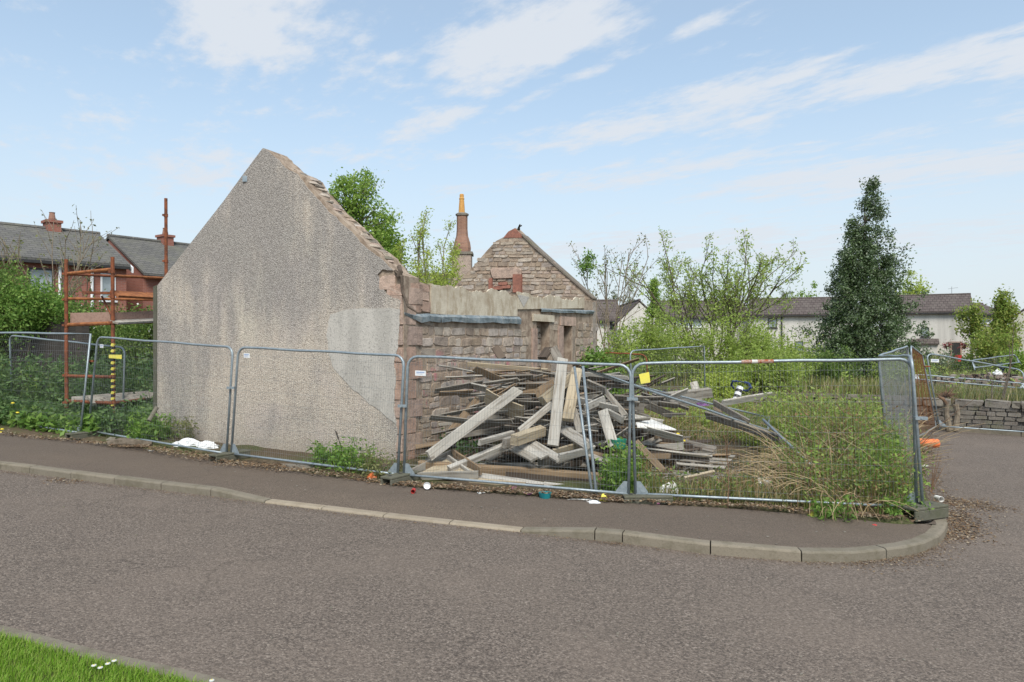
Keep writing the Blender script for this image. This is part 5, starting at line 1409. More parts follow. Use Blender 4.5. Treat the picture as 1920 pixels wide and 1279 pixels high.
# more loose boards round the edges of the heap
for k in range(44):
    x0 = rp.uniform(1090, 1250); y0 = rp.uniform(700, 815); Y0 = np.interp(y0, [690, 820], [13.6, 11.6]); dx = rp.uniform(30, 95) * rp.choice((-1, 1)); dy = rp.gauss(8, 16)
    mt, nm = rp.choice(TONES); a, c = P(x0, y0, Y0), P(x0 + dx, y0 + dy, Y0 + rp.uniform(-.6, .3))
    if min(a.z, c.z) < .05: continue
    tag(plank(a, c, rp.choice((.05, .08, .12, .15)), .022, mt, (rp.uniform(-.2, .2), -.7, rp.uniform(.2, 1)), k), f'{nm} {"tilted up" if dy * dx < -400 else "tilted down" if dy * dx > 400 else "lying level"} on the {"upper" if y0 < 740 else "lower" if y0 > 780 else "middle"} {"far right" if x0 > 1170 else "right"} flank of the timber pile', 'plank', GP)
for k in range(74):
    x0 = rp.uniform(885, 1100); y0 = rp.uniform(690, 800); Y0 = np.interp(y0, [680, 810], [13.5, 11.7]); dx = rp.uniform(35, 110) * rp.choice((-1, 1)); dy = rp.gauss(3, 16)
    mt, nm = rp.choice(TONES[:5]); a, c = P(x0, y0, Y0), P(x0 + dx, y0 + dy, Y0 + rp.uniform(-.5, .4))
    tag(plank(a, c, rp.choice((.04, .07, .10, .13)), .02, mt, (rp.uniform(-.2, .2), -.7, rp.uniform(.2, 1)), 50 + k), f'{nm} {"tilted up" if dy * dx < -400 else "tilted down" if dy * dx > 400 else "lying level"} across the {"upper" if y0 < 725 else "lower" if y0 > 765 else "middle"} {"left" if x0 < 960 else "right" if x0 > 1030 else "centre"} face of the timber pile', 'plank', GP)
# sleeper edge and boards at the foot of the heap
hp(782, 874, 11.25, 1180, 902, 10.75, .17, .12, 'wood_brown', 'long brown sleeper along the foot of the pile', (0, -.1, 1), 'timber_sleeper')
hp(900, 884, 11.1, 1172, 911, 10.75, .12, .10, 'wood_dark', 'dark sleeper below the long brown one', (0, -.1, 1), 'timber_sleeper')
hp(900, 892, 10.75, 1030, 912, 10.55, .15, .03, 'wood_pale', 'pale board lying on the ground just inside the fence', (.2, .9, .3))
hp(1020, 909, 10.5, 1172, 929, 10.35, .15, .03, 'wood_pale', 'long pale board lying along the bottom rail of the fence', (.2, .9, .3))
hp(880, 900, 10.6, 985, 909, 10.5, .12, .03, 'wood_straw', 'straw coloured board flat on the ground behind the fence', (.2, .9, .3))
# open wooden box frame at the left foot
bx_ = thing('box_frame', 'open wooden box frame lying at the left foot of the pile', 'box', P(845, 890, 10.9))
def fr(x0, y0, Y0, x1, y1, Y1, w, t_, mat, nm='frame_side', side=(0, -.1, 1)):
    o = plank(P(x0, y0, Y0), P(x1, y1, Y1), w, t_, mat, side, 3, .001, nm); o.parent = bx_; o.matrix_parent_inverse = Matrix.Translation(-Vector(bx_.location)); return o
fr(768, 888, 11.0, 846, 850, 11.5, .12, .035, 'wood_grey'); fr(780, 893, 10.75, 897, 890, 10.6, .12, .035, 'wood_grey'); fr(846, 847, 11.5, 902, 884, 10.65, .12, .035, 'wood_brown'); fr(838, 856, 11.35, 880, 886, 10.7, .08, .035, 'wood_pale', 'cross_rail')
b = Buf(); b.prism([P(776, 893, 10.85), P(842, 858, 11.4), P(896, 886, 10.68), P(790, 897, 10.75)], (0, 0, -.02)); obj('base_sheet', b, M['wood_straw'], bx_)
# yard timber beyond
hp(1222, 748, 14.6, 1333, 736, 15.2, .2, .14, 'wood_grey', 'thick grey log lying level at the back of the yard', (0, -.2, 1))
hp(1190, 758, 14.2, 1320, 754, 14.8, .14, .1, 'wood_grey', 'grey post lying just in front of the thick log', (0, -.2, 1))
hp(1300, 716, 15.4, 1307, 738, 15.2, .17, .03, 'wood_pale', 'pale board stub standing up behind the thick log', (1, 0, .1))
hp(1354, 756, 14.2, 1448, 740, 15.0, .13, .05, 'wood_pale', 'straw pale plank lying near the striped post', (0, -.4, .8))
hp(1338, 755, 13.6, 1404, 792, 12.9, .12, .04, 'wood_grey', 'grey plank sloping down towards the weeds', (.2, -.6, .7))
hp(1324, 778, 13.3, 1463, 823, 12.0, .15, .05, 'wood_grey', 'long grey plank under the fallen fence panel', (.1, -.7, .6))
hp(1192, 829, 11.5, 1244, 884, 10.9, .11, .045, 'wood_brown', 'brown post slanting down beside the fence joint in the weeds', (.8, 0, .4))
hp(1282, 899, 10.9, 1338, 886, 11.2, .08, .05, 'wood_straw', 'short yellowish stick on bare ground by the pallet', (0, -.5, 1))
hp(1340, 763, 13.9, 1352, 778, 13.4, .1, .03, 'wood_brown', 'brown board stub by the purple cloth', (1, 0, .2))
hp(1186, 745, 12.6, 1270, 760, 13.0, .10, .03, 'wood_pale', 'thin pale board right of the fence joint', (0, -.5, 1))
b = Buf(); b.prism([P(1192, 792, 11.9), P(1222, 786, 12.4), P(1268, 805, 12.0), P(1195, 800, 11.7)], (0, 0, -.02)); tag(obj('board_sheet', b, M['paper_white'], loc=P(1192, 792, 11.9)), 'broken white sheet jutting right of the fence joint', 'sheet')
b = Buf(); b.prism([P(1184, 776, 12.4), P(1204, 780, 12.5), P(1245, 787, 12.7), P(1186, 786, 12.2)], (0, 0, -.02)); tag(obj('board_sheet', b, M['wood_pale'], loc=P(1184, 776, 12.4)), 'cream sheet above the broken white one', 'sheet')
bs = Buf(); r_ = random.Random(71)
for k in range(520):
    x, y = r_.uniform(-1.6, 3.9), r_.uniform(10.9, 14.5)
    if x < -1.92 + (y - 12.3) * .5146 + .2: continue
    z = th(x, y) + (mound(x, y) * r_.uniform(.2, .95) if r_.random() < .5 else 0) + .01
    a = r_.uniform(0, 3.14); L = r_.uniform(.05, .35); bs.obox((x, y, z), (math.cos(a) * L, math.sin(a) * L, r_.uniform(-.1, .1) * L), (-math.sin(a) * .02, math.cos(a) * .02, 0), (0, 0, r_.uniform(.006, .016)))
tag(obj('splinters', bs, M['wood_grey']), kind='stuff')
LAND = {'long white plank sloping': 'long sloping white plank', 'white plank standing': 'upright white plank', 'thick sawn beam': 'thick beam end', 'middle board of the row': 'row of three boards', 'white board propped': 'propped white board',
        'wide buckled': 'buckled plywood sheet', 'square pale post': 'square pale post', 'long thin straw': 'long thin top batten', 'black charred': 'black charred board', 'thick pale joist': 'thick pale joist', 'grey batten slanting': 'slanting grey batten', 'narrow grey board standing': 'narrow standing board',
        'thin white batten': 'thin white batten', 'thick grey log': 'thick grey log', 'long grey plank under': 'long grey yard plank', 'brown board leaning': 'brown board leaning on the wall', 'brown post slanting': 'slanting brown post', 'dark stub': 'dark timber stub', 'grey board poking': 'grey board poking out left', 'grey post lying': 'grey post before the log'}
def scr(o): p = o.matrix_world.translation; return 960 + p.x / p.y * F, 639.5 - (p.z - CAM) / p.y * F
planks = [o for o in COL.objects if o.name.split('.')[0] == 'plank']
bpy.context.view_layer.update()
marks = [(scr(o), v) for o in planks for k_, v in LAND.items() if o['label'].startswith(k_)]
from collections import Counter
for rnd in (0, 1):
    cn = Counter(o['label'] for o in planks)
    for o in planks:
        if cn[o['label']] < 2: continue
        x, y = scr(o); ds = sorted(((mx - x) ** 2 + (my - y) ** 2, nm_, mx, my) for (mx, my), nm_ in marks); _, nm_, mx, my = ds[0]
        rel = ('left of' if x < mx else 'right of') if abs(x - mx) > 1.4 * abs(y - my) else ('above' if y < my else 'below')
        head = o['label'].split(' lying')[0].split(' tilted')[0].split(' close ')[0].split(' further ')[0]
        near = 'close' if ds[0][0] < 900 else 'further'
        rels = {'above': 'above', 'below': 'below', 'left of': 'left of', 'right of': 'right of'}[rel]
        side2 = '' if rnd == 0 else f' near the {ds[1][1]}'
        lab = f'{head} {near} {rels} the {nm_}{side2}'
        o['label'] = lab if len(lab.split()) <= 16 else lab.replace(' near the', ' by').replace('weathered ', '')
# pallet on the ground
pl = thing('pallet', 'old wooden pallet lying flat in the yard weeds', 'pallet', G(1320, 868, .05))
def pln(x0, y0, x1, y1, dz0, w, t_, mat, nm, side=(0, 1, .2)):
    o = plank(G(x0, y0, dz0), G(x1, y1, dz0), w, t_, mat, side, 5, .001, nm); o.parent = pl; o.matrix_parent_inverse = Matrix.Translation(-Vector(pl.location))
for (x0, y0, x1, y1) in ((1268, 848, 1378, 856), (1266, 856, 1372, 863), (1265, 862, 1366, 869), (1265, 869, 1360, 877)): pln(x0, y0, x1, y1, .15, .085, .022, 'wood_pale' if y0 < 850 or y0 > 866 else 'wood_grey', 'slat')
for (x0, y0, x1, y1) in ((1272, 846, 1268, 872), (1304, 851, 1298, 875), (1338, 854, 1332, 878)): pln(x0, y0, x1, y1, .085, .07, .09, 'wood_grey', 'bearer', (1, 0, 0))

# ------------------------------------------------------------------ odds and ends
def litter(name, label, cat, mat, p, shape, **kw):
    b = Buf(); shape(b); o = obj(name, b, M[mat], local=True, **kw); o.location = p; return tag(o, label, cat)
def crumple(R, h, seed, sq=1.0):
    def f(b):
        r = random.Random(seed); rings = [(R, .0), (R * 1.05, h * .35), (R * .75, h * .8), (R * .25, h)]; n = 11; vs = []; fs = []
        for q, z in rings:
            for k in range(n): a = 2 * math.pi * k / n; j = r.uniform(.72, 1.22); vs.append((q * j * math.cos(a), q * j * math.sin(a) * sq, z * r.uniform(.6, 1.25)))
        for i in range(3):
            for k in range(n): fs.append((i * n + k, i * n + (k + 1) % n, (i + 1) * n + (k + 1) % n, (i + 1) * n + k))
        fs.append(tuple(3 * n + k for k in range(n))); b.add(vs, fs)
    return f
def cup(r0, r1, h, lie=0):
    def f(b):
        b.lathe([(r0, 0), (r1, h), (r1 * .9, h), (r0 * .88, .006)], n=14)
        if lie: b.v = [(x, -z, y + r1) for x, y, z in b.v]
    return f
def flake(w, l, seed):
    def f(b):
        r = random.Random(seed); pts = [(w * .5 * math.cos(a) * r.uniform(.6, 1.1), l * .5 * math.sin(a) * r.uniform(.6, 1.1), r.uniform(.004, .03)) for a in np.linspace(0, 5.6, 8)]
        b.prism(pts, (0, 0, .004))
    return f
bag = thing('plastic_bag', 'crumpled white plastic bag lying at the foot of the gable', 'bag', G(370, 840, .03))
def sack(p, R, h, sd, sq):
    b = Buf(); r = random.Random(sd); n = 26; m_ = 9; vs = []; fs = []
    for i in range(m_ + 1):
        th_ = i / m_ * math.pi / 2
        for k in range(n):
            a = 2 * math.pi * k / n; j = 1 + .10 * math.sin(a * 5 + i * 1.3 + sd) + .08 * math.sin(a * 9 - i * 2.1) + r.uniform(-.05, .05)
            vs.append((p.x + R * math.cos(th_) * j * math.cos(a), p.y + R * sq * math.cos(th_) * j * math.sin(a), p.z + h * math.sin(th_) * (1 + .12 * math.sin(a * 4 + i)) + r.uniform(-.012, .012)))
    for i in range(m_):
        for k in range(n): fs.append((i * n + k, i * n + (k + 1) % n, (i + 1) * n + (k + 1) % n, (i + 1) * n + k))
    b.add(vs, fs); return obj('fold', b, M['white_plastic'], bag)
sack(G(354, 841), .26, .17, 1, .6); sack(G(388, 844), .22, .15, 2, .6); sack(G(334, 838), .14, .09, 3, .7)
litter('bowl', 'dark teal plastic bowl on the pavement edge below the pile', 'bowl', 'teal_plastic', G(1022, 935), cup(.07, .09, .085))
litter('cup_lid', 'round white cup lid in the leaf litter at the left end of the pile', 'lid', 'white_plastic', G(801, 917, .03), cup(.045, .05, .02, 1))
litter('can', 'small red can lying in the litter beside the left pile foot block', 'can', 'red_plastic', G(776, 923, .01), cup(.03, .03, .1, 1))
litter('wrapper', 'purple and pink wrapper in the litter near the teal bowl', 'wrapper', 'pink_plastic', G(965, 921), crumple(.055, .06, 3))
litter('wrapper', 'dull pink wrapper just left of the teal bowl', 'wrapper', 'pink_plastic', G(990, 926), crumple(.06, .05, 4))
litter('wrapper', 'bright purple wrapper on the pavement by the sunken foot block', 'wrapper', 'pink_plastic', G(1233, 945), crumple(.045, .04, 5))
litter('tub', 'yellow and white food tub crushed at the fence joint by the pile', 'tub', 'yellow_plastic', G(1131, 939), crumple(.06, .08, 6))
litter('paper', 'flattened white paper strip on the pavement edge by the fence', 'paper', 'paper_white', G(1085, 939), flake(.45, .1, 7))
litter('plastic_sheet', 'clear bluish plastic scrap at the right end of the pile', 'plastic', 'white_plastic', G(1113, 943), crumple(.09, .03, 8))
litter('carton', 'crushed orange carton in the litter left of the corner foot block', 'carton', 'orange_plastic', G(697, 897), crumple(.08, .08, 9))
litter('paper', 'white paper scrap on the pavement in front of the pile', 'paper', 'paper_white', G(903, 927), flake(.12, .08, 10))
litter('paper', 'white scrap under the fence left of the gable block', 'paper', 'paper_white', G(283, 847), flake(.18, .06, 11))
litter('slab', 'short broken slab lying on the verge under the gable fence', 'slab', 'cope_stone', G(557, 879), lambda b: b.box((-.28, -.08, 0), (.28, .08, .07)))
litter('log', 'mossy log lying under the fence left of the gable', 'log', 'bark', G(238, 834, .06), lambda b: b.path([(-.34, 0, 0), (-.1, .05, .03), (.15, 0, .02), (.42, .08, .0)], [.08, .1, .09, .05], 9))
litter('stone', 'pale flat stone under the fence near the scaffold', 'stone', 'cope_stone', G(209, 826, .01), crumple(.10, .06, 12, .6))
litter('bottle', 'flattened clear bottle in the dirt by the striped pole', 'bottle', 'white_plastic', G(1243, 862), cup(.05, .05, .26, 1))
litter('net_bag', 'grey net bag of roots lying in the grass behind the fence', 'bag', 'paper_white', G(1255, 928), crumple(.16, .17, 14, .6))
litter('cloth', 'purple cloth draped on boards in the yard', 'cloth', 'purple_cloth', P(1318, 760, 14.2), crumple(.11, .08, 15))
litter('plastic_sheet', 'green plastic sheet on the bare ground beyond the fence', 'plastic', 'green_plastic', G(1270, 893), flake(.55, .16, 16))
litter('bucket', 'green plastic tub at the right foot of the pile', 'tub', 'green_plastic', P(1160, 840, 11.3), cup(.10, .13, .14))
litter('paper', 'grey board scrap standing in the grass by the dead canes', 'paper', 'paper_white', G(1436, 928), lambda b: b.prism([(-.08, 0, .02), (.08, .02, .02), (.1, .06, .2), (-.1, .05, .24)], (0, .01, 0)))
litter('concrete_slab', 'pale concrete slab among the dead canes', 'slab', 'cope_stone', G(1512, 918, .1), lambda b: b.box((-.19, -.1, 0), (.19, .1, .08)))
litter('packet', 'yellow packet at the pavement edge under the brambles', 'wrapper', 'yellow_plastic', G(1524, 968), crumple(.055, .05, 17))
litter('wrapper', 'small red scrap at the pavement edge near the corner', 'wrapper', 'red_plastic', G(1640, 986), crumple(.03, .02, 18))
litter('bottle', 'white bottle lying in the dirt beyond the corner foot block', 'bottle', 'paper_white', G(1755, 938, .0), cup(.035, .04, .13, 1))
litter('paper', 'white paper on the dirt beside the edge-on fence panel', 'paper', 'paper_white', G(1731, 875), flake(.2, .12, 19))
litter('tube_scrap', 'pale plastic tube lying under the orange pipe', 'pipe', 'white_plastic', G(1700, 845, .05), lambda b: b.tube((-.3, -.5, .02), (.28, .5, .22), .03))
b = Buf(); p0, p1 = G(1692, 832, .09), G(1750, 838, .09); p1 = P(1748, 831, p0.y); p0 = P(1690, 827, p0.y); b.tube(p0, p1, .09, n=16); op = obj('orange_pipe', b, M['orange_plastic'], loc=p0, smooth=False); tag(op, 'orange drain pipe lying at the edge of the side road', 'pipe')
b = Buf(); b.tube(p1, p1 + (p1 - p0).normalized() * .12, .097, n=16); obj('socket', b, M['orange_plastic'], op)
# striped post and bent blue tubing in the yard
sp_ = thing('striped_post', 'black and white banded post stub leaning in the yard', 'post', P(1380, 750, 14.6))
pa, pb = P(1379, 752, 14.6), P(1388, 726, 14.7)
for k in range(5):
    b = Buf(); b.tube(pa.lerp(pb, k / 5), pa.lerp(pb, (k + 1) / 5 - .001), .07, n=10); obj('band', b, M['white_plastic' if k % 2 == 0 else 'black_paint'], sp_)
b = Buf(); b.path([P(1376, 728, 14.8), P(1371, 722, 14.7), P(1374, 715, 14.6), P(1383, 715, 14.5)], .022, 8)
b.path([P(1397, 717, 14.7), P(1404, 719, 14.6), P(1408, 726, 14.6), P(1402, 733, 14.7), P(1394, 732, 14.8)], .024, 8)
b.path([P(1383, 715, 14.5), P(1397, 717, 14.7)], .010, 6)
tag(obj('blue_tubing', b, M['blue_plastic'], loc=P(1390, 722, 14.6)), 'bent dark blue tubing above the striped post', 'tube')
# stump of an old shrub by the wall, bins and rubble beyond
st = thing('tree_stump', 'pale hacked tree stump with dry roots before the low wall', 'stump', (12.2, 20.6, -.38))
b = Buf(); bp_ = P(1783, 800, 20.3); rs = random.Random(9)
for (dx, x1, y1, r0) in ((-.06, 1774, 752, .13), (.12, 1792, 758, .13)): b.path([bp_ + Vector((dx, 0, -.1)), P((1783 + x1) / 2, 778, 20.3) + Vector((dx, 0, 0)), P(x1, y1, 20.3)], [r0 * .8, r0 * .55, r0 * .6], 9)
obj('trunk', b, M['pale_bark'], st)
b = Buf(); cpt = P(1775, 744, 20.3)
for k in range(70):
    a = rs.uniform(0, 6.28); e = rs.uniform(-.3, 1.2); L = rs.uniform(.12, .36); d = Vector((math.cos(a) * math.cos(e), math.sin(a) * math.cos(e), math.sin(e))) * L
    b.path([cpt, cpt + d * .5 + Vector((rs.uniform(-.05, .05), 0, rs.uniform(-.03, .05))), cpt + d], [.02, .012, .006], 4)
b.path([P(1774, 757, 20.2), P(1768, 748, 20.1), P(1760, 744, 20.1)], [.05, .045, .03], 6)
obj('roots', b, M['brown_cane'], st)
def bin_(px, Y, label):
    p = Vector((*at_px(px, Y), th(*at_px(px, Y)))); r = thing('wheelie_bin', label, 'bin', p, .2, 'blue bins by the houses')
    b = Buf(); b.add([(-.22, -.22, .08), (.22, -.22, .08), (.22, .24, .08), (-.22, .24, .08), (-.28, -.3, .95), (.28, -.3, .95), (.28, .3, .95), (-.28, .3, .95)], [(3, 2, 1, 0), (4, 5, 6, 7), (0, 1, 5, 4), (1, 2, 6, 5), (2, 3, 7, 6), (3, 0, 4, 7)]); obj('body', b, M['blue_plastic'], r, local=True)
    b = Buf(); b.prism([(-.3, -.32, .953), (-.3, .33, 1.0), (-.3, .33, 1.06), (-.3, -.32, 1.0)], (.6, 0, 0)); obj('lid', b, M['blue_plastic'], r, local=True)
    for x in (-.2, .2): b = Buf(); b.tube((x - .03, .24, .1), (x + .03, .24, .1), .1, n=12); obj('wheel', b, M['black_paint'], r, local=True)
    r.scale = (.85, .85, .9)
bin_(1882, 49, 'left blue wheelie bin behind the rubble'); bin_(1897, 49.5, 'right blue wheelie bin behind the rubble')
# hanging flower baskets on the pale house
for px, lab in ((1776, 'red flower basket left of the pale house door'), (1808, 'red flower basket right of the pale house door')):
    p = P(px, 648, 61.0); r = thing('flower_basket', lab, 'flower basket', p, group='flower baskets by the house door')
    v, f = leaf_arrays(np.array(p) + np.random.default_rng(px).normal(size=(160, 3)) * .17, .16, np.random.default_rng(px)); m_leaf('leaf_red' + str(px), [(.30, .04, .05), (.16, .05, .05), (.08, .09, .03)], 0); np_mesh('flowers', v, f, M['leaf_red' + str(px)], r)
    b = Buf(); b.lathe([(.06, -.32), (.2, -.05)], p, 10); obj('basket', b, M['brown_cane'], r)
litter('red_tub', 'red plastic tub standing before the pale house', 'tub', 'red_plastic', P(1796, 678, 55), cup(.2, .27, .5))
# rubble heap beyond the wall
rb = Buf(); rr = random.Random(8)
for k in range(800):
    a = rr.gauss(0, 1); c = rr.gauss(0, 1); x = 17.6 + a * 2.3; y = 25.8 + c * 1.2; h = max(0, .75 * math.exp(-(a * a + c * c) * .35)); s = rr.uniform(.05, .16)
    stone_buf(rb, (x, y, th(x, y) + h * rr.uniform(.5, 1)), (math.cos(k), math.sin(k)), s * 1.5, s, s)
m_stone('rubble_mix', [(.29, .24, .19), (.25, .165, .12), (.34, .30, .26), (.19, .145, .11), (.31, .19, .13)])
tag(obj('rubble', rb, M['rubble_mix']), kind='stuff')
litter('plastic_bag', 'white plastic bag caught on the rubble beyond the wall', 'bag', 'white_plastic', P(1871, 702, 24.8), crumple(.15, .17, 33, .7))

# ------------------------------------------------------------------ trees and shrubs
def stand(px, Y): x, y = at_px(px, Y); return (x, y, th(x, y))
clump_plant('evergreen_tree', 'tall dark evergreen tree with two pointed tops in front of the pale houses', 'tree', stand(1622, 36),
            env_cone(10.2, 3.7, .4, ((.35, 0, 1.0), (-.6, .1, .80), (.1, 0, .70), (.95, -.2, .62), (-1.0, -.3, .64)), 1.05), 1150, 62, .155, .12, 'leaf_holly', 'bark', 11, rad=.17, droop=.05)
vd = lambda a, t_: (math.sin(t_) * math.cos(a), math.sin(t_) * math.sin(a), math.cos(t_))
rs = random.Random(3)
branch_tree('willow', 'spreading pale green willow with many bare forking stems', 'tree', stand(1335, 29), [((rs.uniform(-.4, .4), rs.uniform(-.3, .3), 0), vd(rs.uniform(0, 6.28), rs.uniform(.12, .62)), rs.uniform(3.8, 5.4), .045) for k in range(13)],
            dict(kids=[6, 4], wob=.09, up=.035, ang=.55, ratio=.42, **{'from': .35}, inner=.3), 'leaf_willow', .125, 2.6, .11, 'bark', 5, .38, .006)
rs = random.Random(6)
branch_tree('sparse_tree', 'thin nearly leafless tree with upright stems just beyond the ruin', 'tree', stand(1140, 25), [((rs.uniform(-.3, .3), rs.uniform(-.3, .3), 0), vd(rs.choice((0, 3.14)) + rs.uniform(-.6, .6), rs.uniform(.03, .28)), rs.uniform(3.8, 5.2), .026) for k in range(8)],
            dict(kids=[5, 2], wob=.07, up=.02, ang=.55, ratio=.26, **{'from': .4}), 'leaf_olive', .085, 1.0, .08, 'pale_bark', 9, .5, .004)
b_ = stand(1100, 24.6); clump_plant('ivy_clump', 'dark leafy clump clinging high on the thin bare tree', 'shrub', (b_[0], b_[1], 4.3), env_ball(.28, .28, .5, .3, .2), 22, 26, .08, .09, 'leaf_green', seed=12, stems=True, rad=.02, parts=('stem', 'foliage'))
clump_plant('shrub', 'bright green shrub against the end of the ruin', 'shrub', stand(1122, 19.6), env_ball(.62, .6, 1.05, .3, .3), 120, 34, .10, .10, 'leaf_green', seed=13, rad=.03, parts=('stem', 'foliage'))
clump_plant('shrub', 'leafy bush at the foot of the thin bare tree', 'shrub', stand(1160, 22.5), env_ball(.9, .7, 1.25, .3, .3), 110, 26, .13, .10, 'leaf_willow', seed=14, rad=.03, parts=('stem', 'foliage'))
for k, (px, Y, rx, rz, lf, lab) in enumerate(((1215, 25, 1.2, 1.5, 'leaf_willow', 'pale green sapling thicket left of the willow'), (1290, 26, 1.3, 1.35, 'leaf_willow', 'pale green thicket under the left side of the willow'), (1395, 26, 1.7, 1.55, 'leaf_willow', 'dense yellow green willow scrub under the right side of the willow'), (1460, 27, 1.5, 1.15, 'leaf_willow', 'low willow scrub left of the evergreen'),
                                       (1440, 23.5, 1.3, .75, 'leaf_willow', 'low yellow green scrub on the bank in front of the willow'), (1345, 23, 1.1, .7, 'leaf_lime', 'low lime green scrub on the bank behind the thick log'), (1545, 30, 1.2, .9, 'leaf_hawthorn', 'dull green bush at the left foot of the evergreen'), (1690, 32, 1.3, .8, 'leaf_willow', 'pale bush at the right foot of the evergreen'))):
    clump_plant('thicket', lab, 'shrub', stand(px, Y), env_ball(rx, rx * .7, rz * .87, .4, .25), int(165 * rx), 26, .16, .11, lf, seed=20 + k, rad=.03, parts=('stem', 'foliage'), aspect=.4)
def env_two(rng, n):
    a = env_ball(1.25, 1.1, 1.75, .35, .3, 6.95)(rng, n // 2); a[:, 0] -= .1
    c = env_ball(1.05, 1.0, 1.5, .35, .3, 5.3)(rng, n - n // 2); c[:, 0] += 1.15
    return np.concatenate([a, c])
clump_plant('broadleaf_tree', 'bright green tree rising behind the right slope of the gable', 'tree', stand(662, 29), env_two, 190, 60, .17, .12, 'leaf_tree', seed=15, rad=.15, aspect=.6)
branch_tree('birch_sapling', 'slender yellow green sapling beside the tall chimney', 'tree', stand(800, 27.5), [((-.2, 0, 0), (-.06, 0, 1), 5.6, .05), ((0, 0, 0), (.02, 0, 1), 5.9, .05), ((.15, .1, 0), (.10, 0, 1), 5.5, .045), ((-.4, 0, 0), (-.2, 0, 1), 4.8, .04), ((.4, 0, 0), (.17, 0, 1), 4.9, .04)],
            dict(kids=[8, 2], wob=.05, up=.05, ang=.42, ratio=.24, **{'from': .4}), 'leaf_lime', .10, 6.5, .12, 'pale_bark', 16, .45, .006)
clump_plant('shrub', 'lime green bush showing above the parapet of the ruin', 'shrub', stand(822, 26), env_ball(1.1, .7, 2.55, .25, .3), 210, 34, .15, .095, 'leaf_lime', seed=17, rad=.03, parts=('stem', 'foliage'))
clump_plant('shrub', 'dark green bush in the gap between gable and parapet', 'shrub', stand(758, 25), env_ball(.6, .6, 2.35, .25, .3), 70, 30, .14, .12, 'leaf_green', seed=18, rad=.03, parts=('stem', 'foliage'))
# right hand tree in front of the link house
branch_tree('acacia', 'yellow green tree in front of the gap between the pale houses', 'tree', stand(1862, 54), [((0, 0, 0), (.0, 0, 1), 5.4, .13), ((.3, 0, 0), (.14, 0, 1), 5.0, .1), ((-.3, 0, 0), (-.16, 0, 1), 4.6, .1)], dict(kids=[10, 4], wob=.06, up=.03, ang=.65, ratio=.28, **{'from': .25}, inner=.4), 'leaf_autumn', .22, 7.5, .26, 'bark', 19, .5, .02)
for k, (px, Y, rx, rz, lf, lab) in enumerate(((1858, 50, 1.7, 1.7, 'leaf_autumn', 'rounded golden green bush before the pale houses'), (1812, 56, 1.2, .6, 'leaf_tree', 'low green bush before the pale house door'), (1740, 52, 1.6, .7, 'leaf_olive', 'olive bush left of the pale house door'), (1905, 48, .8, .9, 'leaf_tree', 'small bush near the blue bins'))):
    clump_plant('shrub', lab, 'shrub', stand(px, Y), env_ball(rx, rx * .7, rz, .3, .25), int(70 * rx), 26, .2, .18, lf, seed=60 + k, rad=.04, parts=('stem', 'foliage'))
# hedge bushes on the left
for k, (px, Y, rx, rz, zc, lf, lab, bl) in enumerate(((10, 19.0, .9, 1.15, 2.5, 'leaf_hawthorn', 'tall hawthorn bush leaning in at the left edge', 0), (120, 21.5, 1.7, 1.0, 2.0, 'leaf_hawthorn', 'white flowering hawthorn behind the scaffold post', 90), (-40, 20.5, 1.4, 1.5, 2.6, 'leaf_hawthorn', 'pale hedge bush at the very left edge', 0),
                                                  (230, 22.5, 1.7, .8, 1.9, 'leaf_hawthorn', 'flowering hedge bush seen through the scaffold', 170), (60, 18.8, 1.0, .7, 2.6, 'leaf_green', 'low fresh green bush over the dark boards', 0), (180, 20.0, 1.4, .7, 1.6, 'leaf_hawthorn', 'dark hedge bush under the scaffold toe board', 60), (285, 21, .9, .9, 1.6, 'leaf_hawthorn', 'hedge bush with pale flowers beside the gable corner', 150))):
    clump_plant('hedge_bush', lab, 'shrub', stand(px, Y), env_ball(rx, rx * .75, rz, .3, .35, zc), int(170 * rx * rz ** .5), 62, .15, .078, lf, seed=70 + k, rad=.05, parts=('stem', 'foliage'), blossom=bl)
rs = random.Random(16)
branch_tree('bare_shrub', 'straggling bare branches with few leaves against the slate roofs', 'shrub', stand(105, 22), [((rs.uniform(-.8, .8), rs.uniform(-.3, .3), 1.2), vd(rs.uniform(0, 6.28), rs.uniform(.1, .55)), rs.uniform(2.8, 4.6), .022) for k in range(17)], dict(kids=[5], wob=.10, up=.01, ang=.5, ratio=.3, **{'from': .4}), 'leaf_olive', .10, .7, .05, 'pale_bark', 17, .55, .006, trunk='stem')
# weeds under the left fence, along the gable, and in the yard
rg = np.random.default_rng(44)
LW = [(-14, 17.2), (-8.6, 16.0), (-8.0, 15.6), (-7.9, 18.6), (-16, 19.2)]
LV = [(-14, 16.2), (-8.3, 14.2), (-7.1, 14.0), (-7.0, 14.9), (-8.3, 16.4), (-14, 17.4)]
tag(np_mesh('undergrowth', *weeds(520, LW, rg, 1.25, .11, 34, .22), M['leaf_nettle']), None, None, None, 'stuff')
tag(np_mesh('undergrowth', *weeds(300, LV, rg, .55, .10, 26, .2), M['leaf_nettle']), None, None, None, 'stuff')
tag(np_mesh('undergrowth', *weeds(150, LW, rg, 1.1, .09, 34, .22), M['leaf_hawthorn']), None, None, None, 'stuff')
LF = [(-13, 16.4), (-10.4, 15.1), (-8.2, 14.1), (-8.2, 14.8), (-13, 17.3)]
tag(np_mesh('undergrowth', *weeds(300, LF, rg, .32, .15, 14, .2), M['leaf_green']), None, None, None, 'stuff')
GB = [tuple(G(*q))[:2] for q in ((250, 838), (345, 826), (345, 812), (290, 800), (240, 812))]
tag(np_mesh('undergrowth', *weeds(150, GB, rg, .42, .10, 18, .14), M['leaf_green']), None, None, None, 'stuff')
